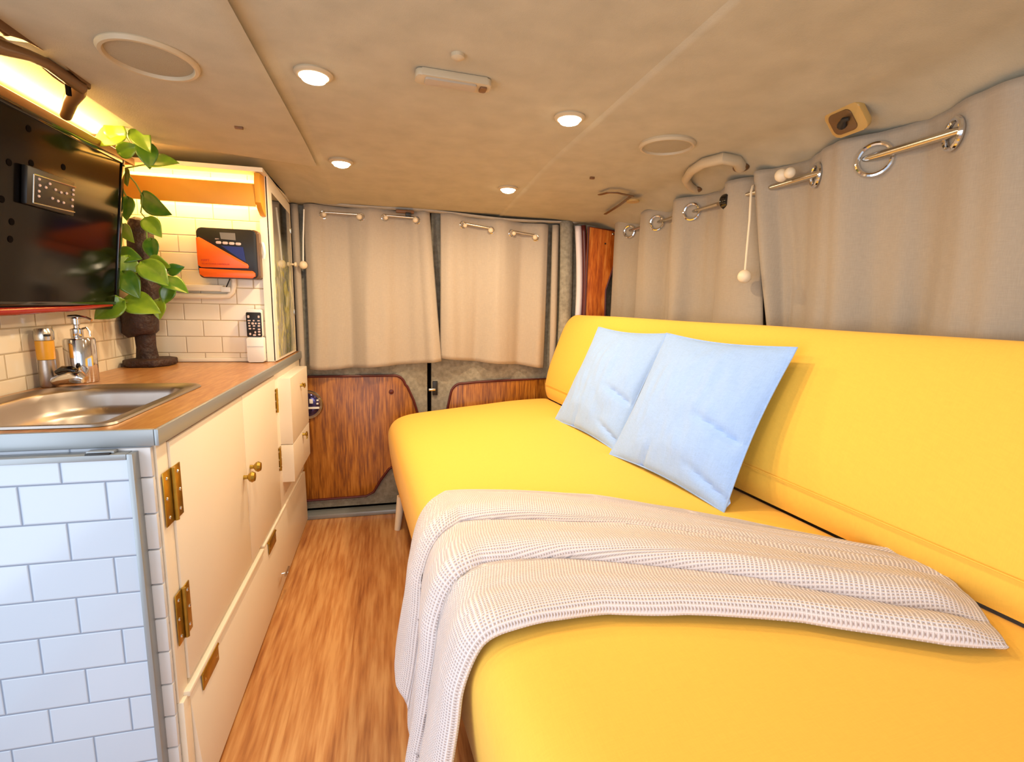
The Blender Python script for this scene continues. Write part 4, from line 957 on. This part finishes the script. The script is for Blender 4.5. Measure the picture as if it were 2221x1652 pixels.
back_prof = crom([(0.776, 0.584), (0.768, 0.630), (0.785, 0.72), (0.812, 0.80), (0.842, 0.88), (0.868, 0.945), (0.892, 0.985), (0.912, 0.999), (0.928, 0.985), (0.932, 0.94), (0.918, 0.82), (0.90, 0.70), (0.885, 0.60), (0.84, 0.578)], 5)
def rounded_end(v, prof, r, v0, v1, cu, cz_):
    # shrink the section near the ends so that the cushion turns the corner softly
    d = min(v-v1, v0-v); s = 1.0
    if d < r: s = 1-(1-math.sqrt(max(0, 1-(1-d/r)**2)))*0.13
    return [(cu+(p[0]-cu)*s, cz_+(p[1]-cz_)*s, v) for p in prof]
def vlist_loft(prof, r, v0, v1, cu, cz_):
    ks = [0, .02, .05, .1, .2, .35, .55, .8, 1]
    vs = [v0-r*k for k in ks]+[lerp(v0-r, v1+r, k/26) for k in range(1, 26)]+[v1+r*k for k in ks[::-1]]
    bm = bmesh.new(); rings = []
    for v in vs:
        rings.append([bm.verts.new(SP(u, w, z)) for (u, z, w) in rounded_end(v, prof, r, v0, v1, cu, cz_)])
    m = len(rings[0])
    for a, b in zip(rings, rings[1:]):
        for k in range(m): bm.faces.new((a[k], a[(k+1) % m], b[(k+1) % m], b[k]))
    bm.faces.new(rings[0][::-1]); bm.faces.new(rings[-1])
    for v in bm.verts:
        p = v.co; v.co = p + V(0, 0, 0.0035*mnoise.noise(Vector((p.x*5, p.y*3, p.z*6))))
    return bm
sf = thing('sofa', 'long sofa bed in a bright yellow fitted cover beneath the side curtains', 'sofa', tuple(SP(0.4, -1.0, 0)))
part('seat', vlist_loft([(p.x, p.y) for p in seat_prof], 0.05, 0.0, VN, 0.40, 0.35), 'yellow', sf)
part('backrest', vlist_loft([(p.x, p.y) for p in back_prof], 0.07, -0.02, VN, 0.86, 0.78), 'yellow', sf)
bm = bmesh.new(); bm_tube(bm, [SP(0.7655, v, 0.655+0.004*math.sin(v*4)) for v in [lerp(-0.05, VN+0.05, k/30) for k in range(31)]], 0.0016, 6); part('seam', bm, 'yellow', sf, 'stitched seam')
def foot(u, v):
    bm = bmesh.new(); a, b = SP(u, v, 0.0), SP(u+0.02, v, 0.16); bm_tube(bm, [a, b], [0.014, 0.020], 14); part('leg', bm, 'cream', sf, 'short pale leg')
foot(0.028, -0.10); foot(0.09, -1.98); foot(0.74, -0.07); foot(0.74, -1.98)
bm = bmesh.new(); c8 = [SP(u, v, z) for u in (0.09, 0.74) for v in (-0.08, VN+0.08) for z in (0.10, 0.15)]
vv = [bm.verts.new(p) for p in c8]
for f in ((0, 1, 3, 2), (4, 6, 7, 5), (0, 4, 5, 1), (2, 3, 7, 6), (0, 2, 6, 4), (1, 5, 7, 3)): bm.faces.new([vv[i] for i in f])
part('frame', bm, 'wood_clip', sf, smooth=False)

# ------------------------------------------------------------------ cushions
def cushion(label, BL, BR, TL, TR, th, seed):
    BL, BR, TL, TR = map(Vector, (BL, BR, TL, TR))
    nrm = ((BR-BL).cross(TL-BL)).normalized()
    if nrm.x > 0: nrm = -nrm
    loc = (BL+BR)/2
    t = thing('cushion', label, 'cushion', tuple(loc), 'pale blue cushions')
    def P_(a, b, side):
        # edges bow inwards, corners stay sharp
        ia, ib = math.sin(PI*a), math.sin(PI*b)
        a2 = a + (0.5-a)*2*0.030*ib*(abs(a-0.5)*2)**2; b2 = b + (0.5-b)*2*0.030*ia*(abs(b-0.5)*2)**2
        p = BL.lerp(BR, a2).lerp(TL.lerp(TR, a2), b2)
        puff = (ia**0.55)*(ib**0.55)
        w = 0.010*mnoise.noise(Vector((a*5+seed, b*5, seed)))*puff + 0.0045*mnoise.noise(Vector((a*16+seed, b*7, 2)))*min(1, 3*(1-abs(a*2-1))*(1-abs(b*2-1))+0.2)
        # pinches running in from the right side and the base
        w -= 0.013*math.exp(-((b-0.42+0.25*(a-0.8))/0.025)**2)*sstep(0.55, 0.78, a)*(1-sstep(0.93, 1, a))
        w -= 0.011*math.exp(-((b-0.12+0.3*(a-0.8))/0.022)**2)*sstep(0.6, 0.85, a)
        w -= 0.009*math.exp(-((a-0.33-0.3*b)/0.02)**2)*(1-sstep(0.05, 0.28, b))
        return p + nrm*side*(th*0.5*puff+w*(1 if side > 0 else 0))
    n = 48; bm = bmesh.new()
    front = [[bm.verts.new(P_(i/n, j/n, 1)) for j in range(n+1)] for i in range(n+1)]
    back = [[front[i][j] if i in (0, n) or j in (0, n) else bm.verts.new(P_(i/n, j/n, -1)) for j in range(n+1)] for i in range(n+1)]
    for g, fl in ((front, False), (back, True)):
        for i in range(n):
            for j in range(n):
                q = (g[i][j], g[i+1][j], g[i+1][j+1], g[i][j+1]); bm.faces.new(q[::-1] if fl else q)
    part('cover', bm, 'blue', t)
    edge = [P_(k/20, 0, 0) for k in range(20)]+[P_(1, k/20, 0) for k in range(20)]+[P_(1-k/20, 1, 0) for k in range(20)]+[P_(0, 1-k/20, 0) for k in range(20)]
    part('seam', tube(edge, 0.0022, 6, closed=True), 'blue', t, 'stitched edge')
cushion('pale blue linen cushion leaning on the sofa back, farther one tucked behind the other', (0.650, 1.885, 0.568), (0.705, 1.42, 0.572), (0.842, 1.920, 0.955), (0.885, 1.445, 0.957), 0.085, 3.1)
cushion('pale blue linen cushion leaning on the sofa back, nearer and in front of the other', (0.672, 1.395, 0.572), (0.742, 0.925, 0.574), (0.862, 1.425, 0.960), (0.918, 0.950, 0.956), 0.095, 8.4)

# ------------------------------------------------------------------ waffle throw
def seat_top(u): return interp([-0.002, 0.004, 0.030, 0.075, 0.15, 0.35, 0.60, 0.76], [0.42, 0.468, 0.503, 0.522, 0.533, 0.551, 0.571, 0.578], u)
pathU = crom([(-0.075, 0.0), (-0.055, 0.12), (-0.035, 0.25), (-0.018, 0.38), (-0.008, 0.450), (0.022, 0.510), (0.075, 0.529), (0.16, 0.540), (0.35, 0.557), (0.60, 0.577), (0.75, 0.590), (0.80, 0.612)], 6)
# arc length table
acc = [0.0]
for a, b in zip(pathU, pathU[1:]): acc.append(acc[-1]+(b-a).length)
TOT = acc[-1]
def path_at(d):
    d = max(0, min(TOT-1e-6, d))
    for i in range(len(acc)-1):
        if d <= acc[i+1]:
            t = (d-acc[i])/(acc[i+1]-acc[i]); p = pathU[i].lerp(pathU[i+1], t); tg = (pathU[i+1]-pathU[i]).normalized(); return p, Vector((-tg.y, tg.x))
    return pathU[-1], Vector((-1, 0))
edge_d = acc[[i for i, p in enumerate(pathU) if p.y > 0.505][0]]
def v_at(d, t):
    """position along the sofa for distance d up the strip and t across it (0 far, 1 near)"""
    on = (d-edge_d)
    far = interp([-0.5, -0.15, 0.0, 0.05, 0.20, 0.38, 0.54, 0.64, 0.72, 0.80, 0.86], [-1.17, -1.13, -1.07, -1.035, -1.115, -1.23, -1.385, -1.52, -1.62, -1.70, -1.76], on)
    near = interp([-0.5, -0.15, 0.0, 0.10, 0.20, 0.31, 0.46, 0.60, 0.70, 0.86], [-1.60, -1.610, -1.605, -1.620, -1.643, -1.69, -1.775, -1.885, -1.93, -1.97], on)
    return lerp(far, near, t)
def fold_h(t, d):
    on = d-edge_d
    k1 = interp([-0.4, 0.0, 0.35, 0.7], [0.37, 0.36, 0.40, 0.46], on); k2 = interp([-0.4, 0.0, 0.1, 0.35, 0.7], [0.70, 0.68, 0.67, 0.74, 0.86], on)
    h = 0.004
    edges = [(0.0, k1, lerp(0.034, 0.012, sstep(0.15, 0.5, on))), (k1, k2, 0.032), (k2, 1.0, 0.020)]
    for (a, b, hh) in edges:
        if a <= t <= b or (b == 1.0 and t >= a):
            q = (t-a)/(b-a)
            h = 0.004 + hh*(0.35+0.65*sstep(0.0, 0.75, q))*math.sqrt(max(0, 1-max(0, (q-0.80)/0.20)**2)) 
            if a == 0.0: h *= sstep(0, 0.12, q)*0.8+0.2
    h += 0.003*mnoise.noise(Vector((t*7, d*6, 0)))+0.0022*mnoise.noise(Vector((t*22, d*9, 4)))
    return h
NU, NT_ = 190, 130
def throw_start(t):  # where the hem of each fold ends while hanging
    return interp([0, 0.10, 0.30, 0.355, 0.375, 0.55, 0.69, 0.705, 0.85, 1.0], [0.27, 0.25, 0.17, 0.16, 0.10, 0.085, 0.09, 0.02, 0.0, 0.02], t)
def throw_fn(a, b):
    t = b; d0 = throw_start(t); d1 = edge_d+interp([0, 0.06, 0.10, 0.13, 0.18, 0.3, 0.6, 0.85, 1.0], [0.62, 0.66, 0.76, 0.785, 0.765, 0.78, 0.745, 0.70, 0.665], t)+0.006*mnoise.noise(Vector((t*9, 1, 1)))
    d = lerp(d0, d1, a); p, n = path_at(d); h = fold_h(t, d)
    # end of the throw folds under itself
    endk = sstep(0.93, 1.0, a); h *= (1-0.8*endk*endk)
    hem = sstep(0.0, 0.03, a); h *= 0.45+0.55*hem
    v = v_at(d, t)+0.004*mnoise.noise(Vector((d*8, t*3, 7)))*(1 if 0 < t < 1 else 2.5)
    u = p.x+n.x*h; z = p.y+n.y*h
    if d < edge_d-0.05: u -= 0.012*math.sin(t*PI*3)*sstep(edge_d-0.05, edge_d-0.3, d)
    return SP(u, v, z)
bm = grid(throw_fn, NU, NT_, uv=lambda a, b: (a*1.20, b*0.62))
ob = finish('throw_blanket', bm, MAT['throw'], SP(0.35, -1.35, 0.54), None, fixn=False)
ob['label'] = 'cream waffle-knit throw folded across the yellow seat and hanging to the floor'; ob['category'] = 'blanket'
solid(ob, 0.007, -1)
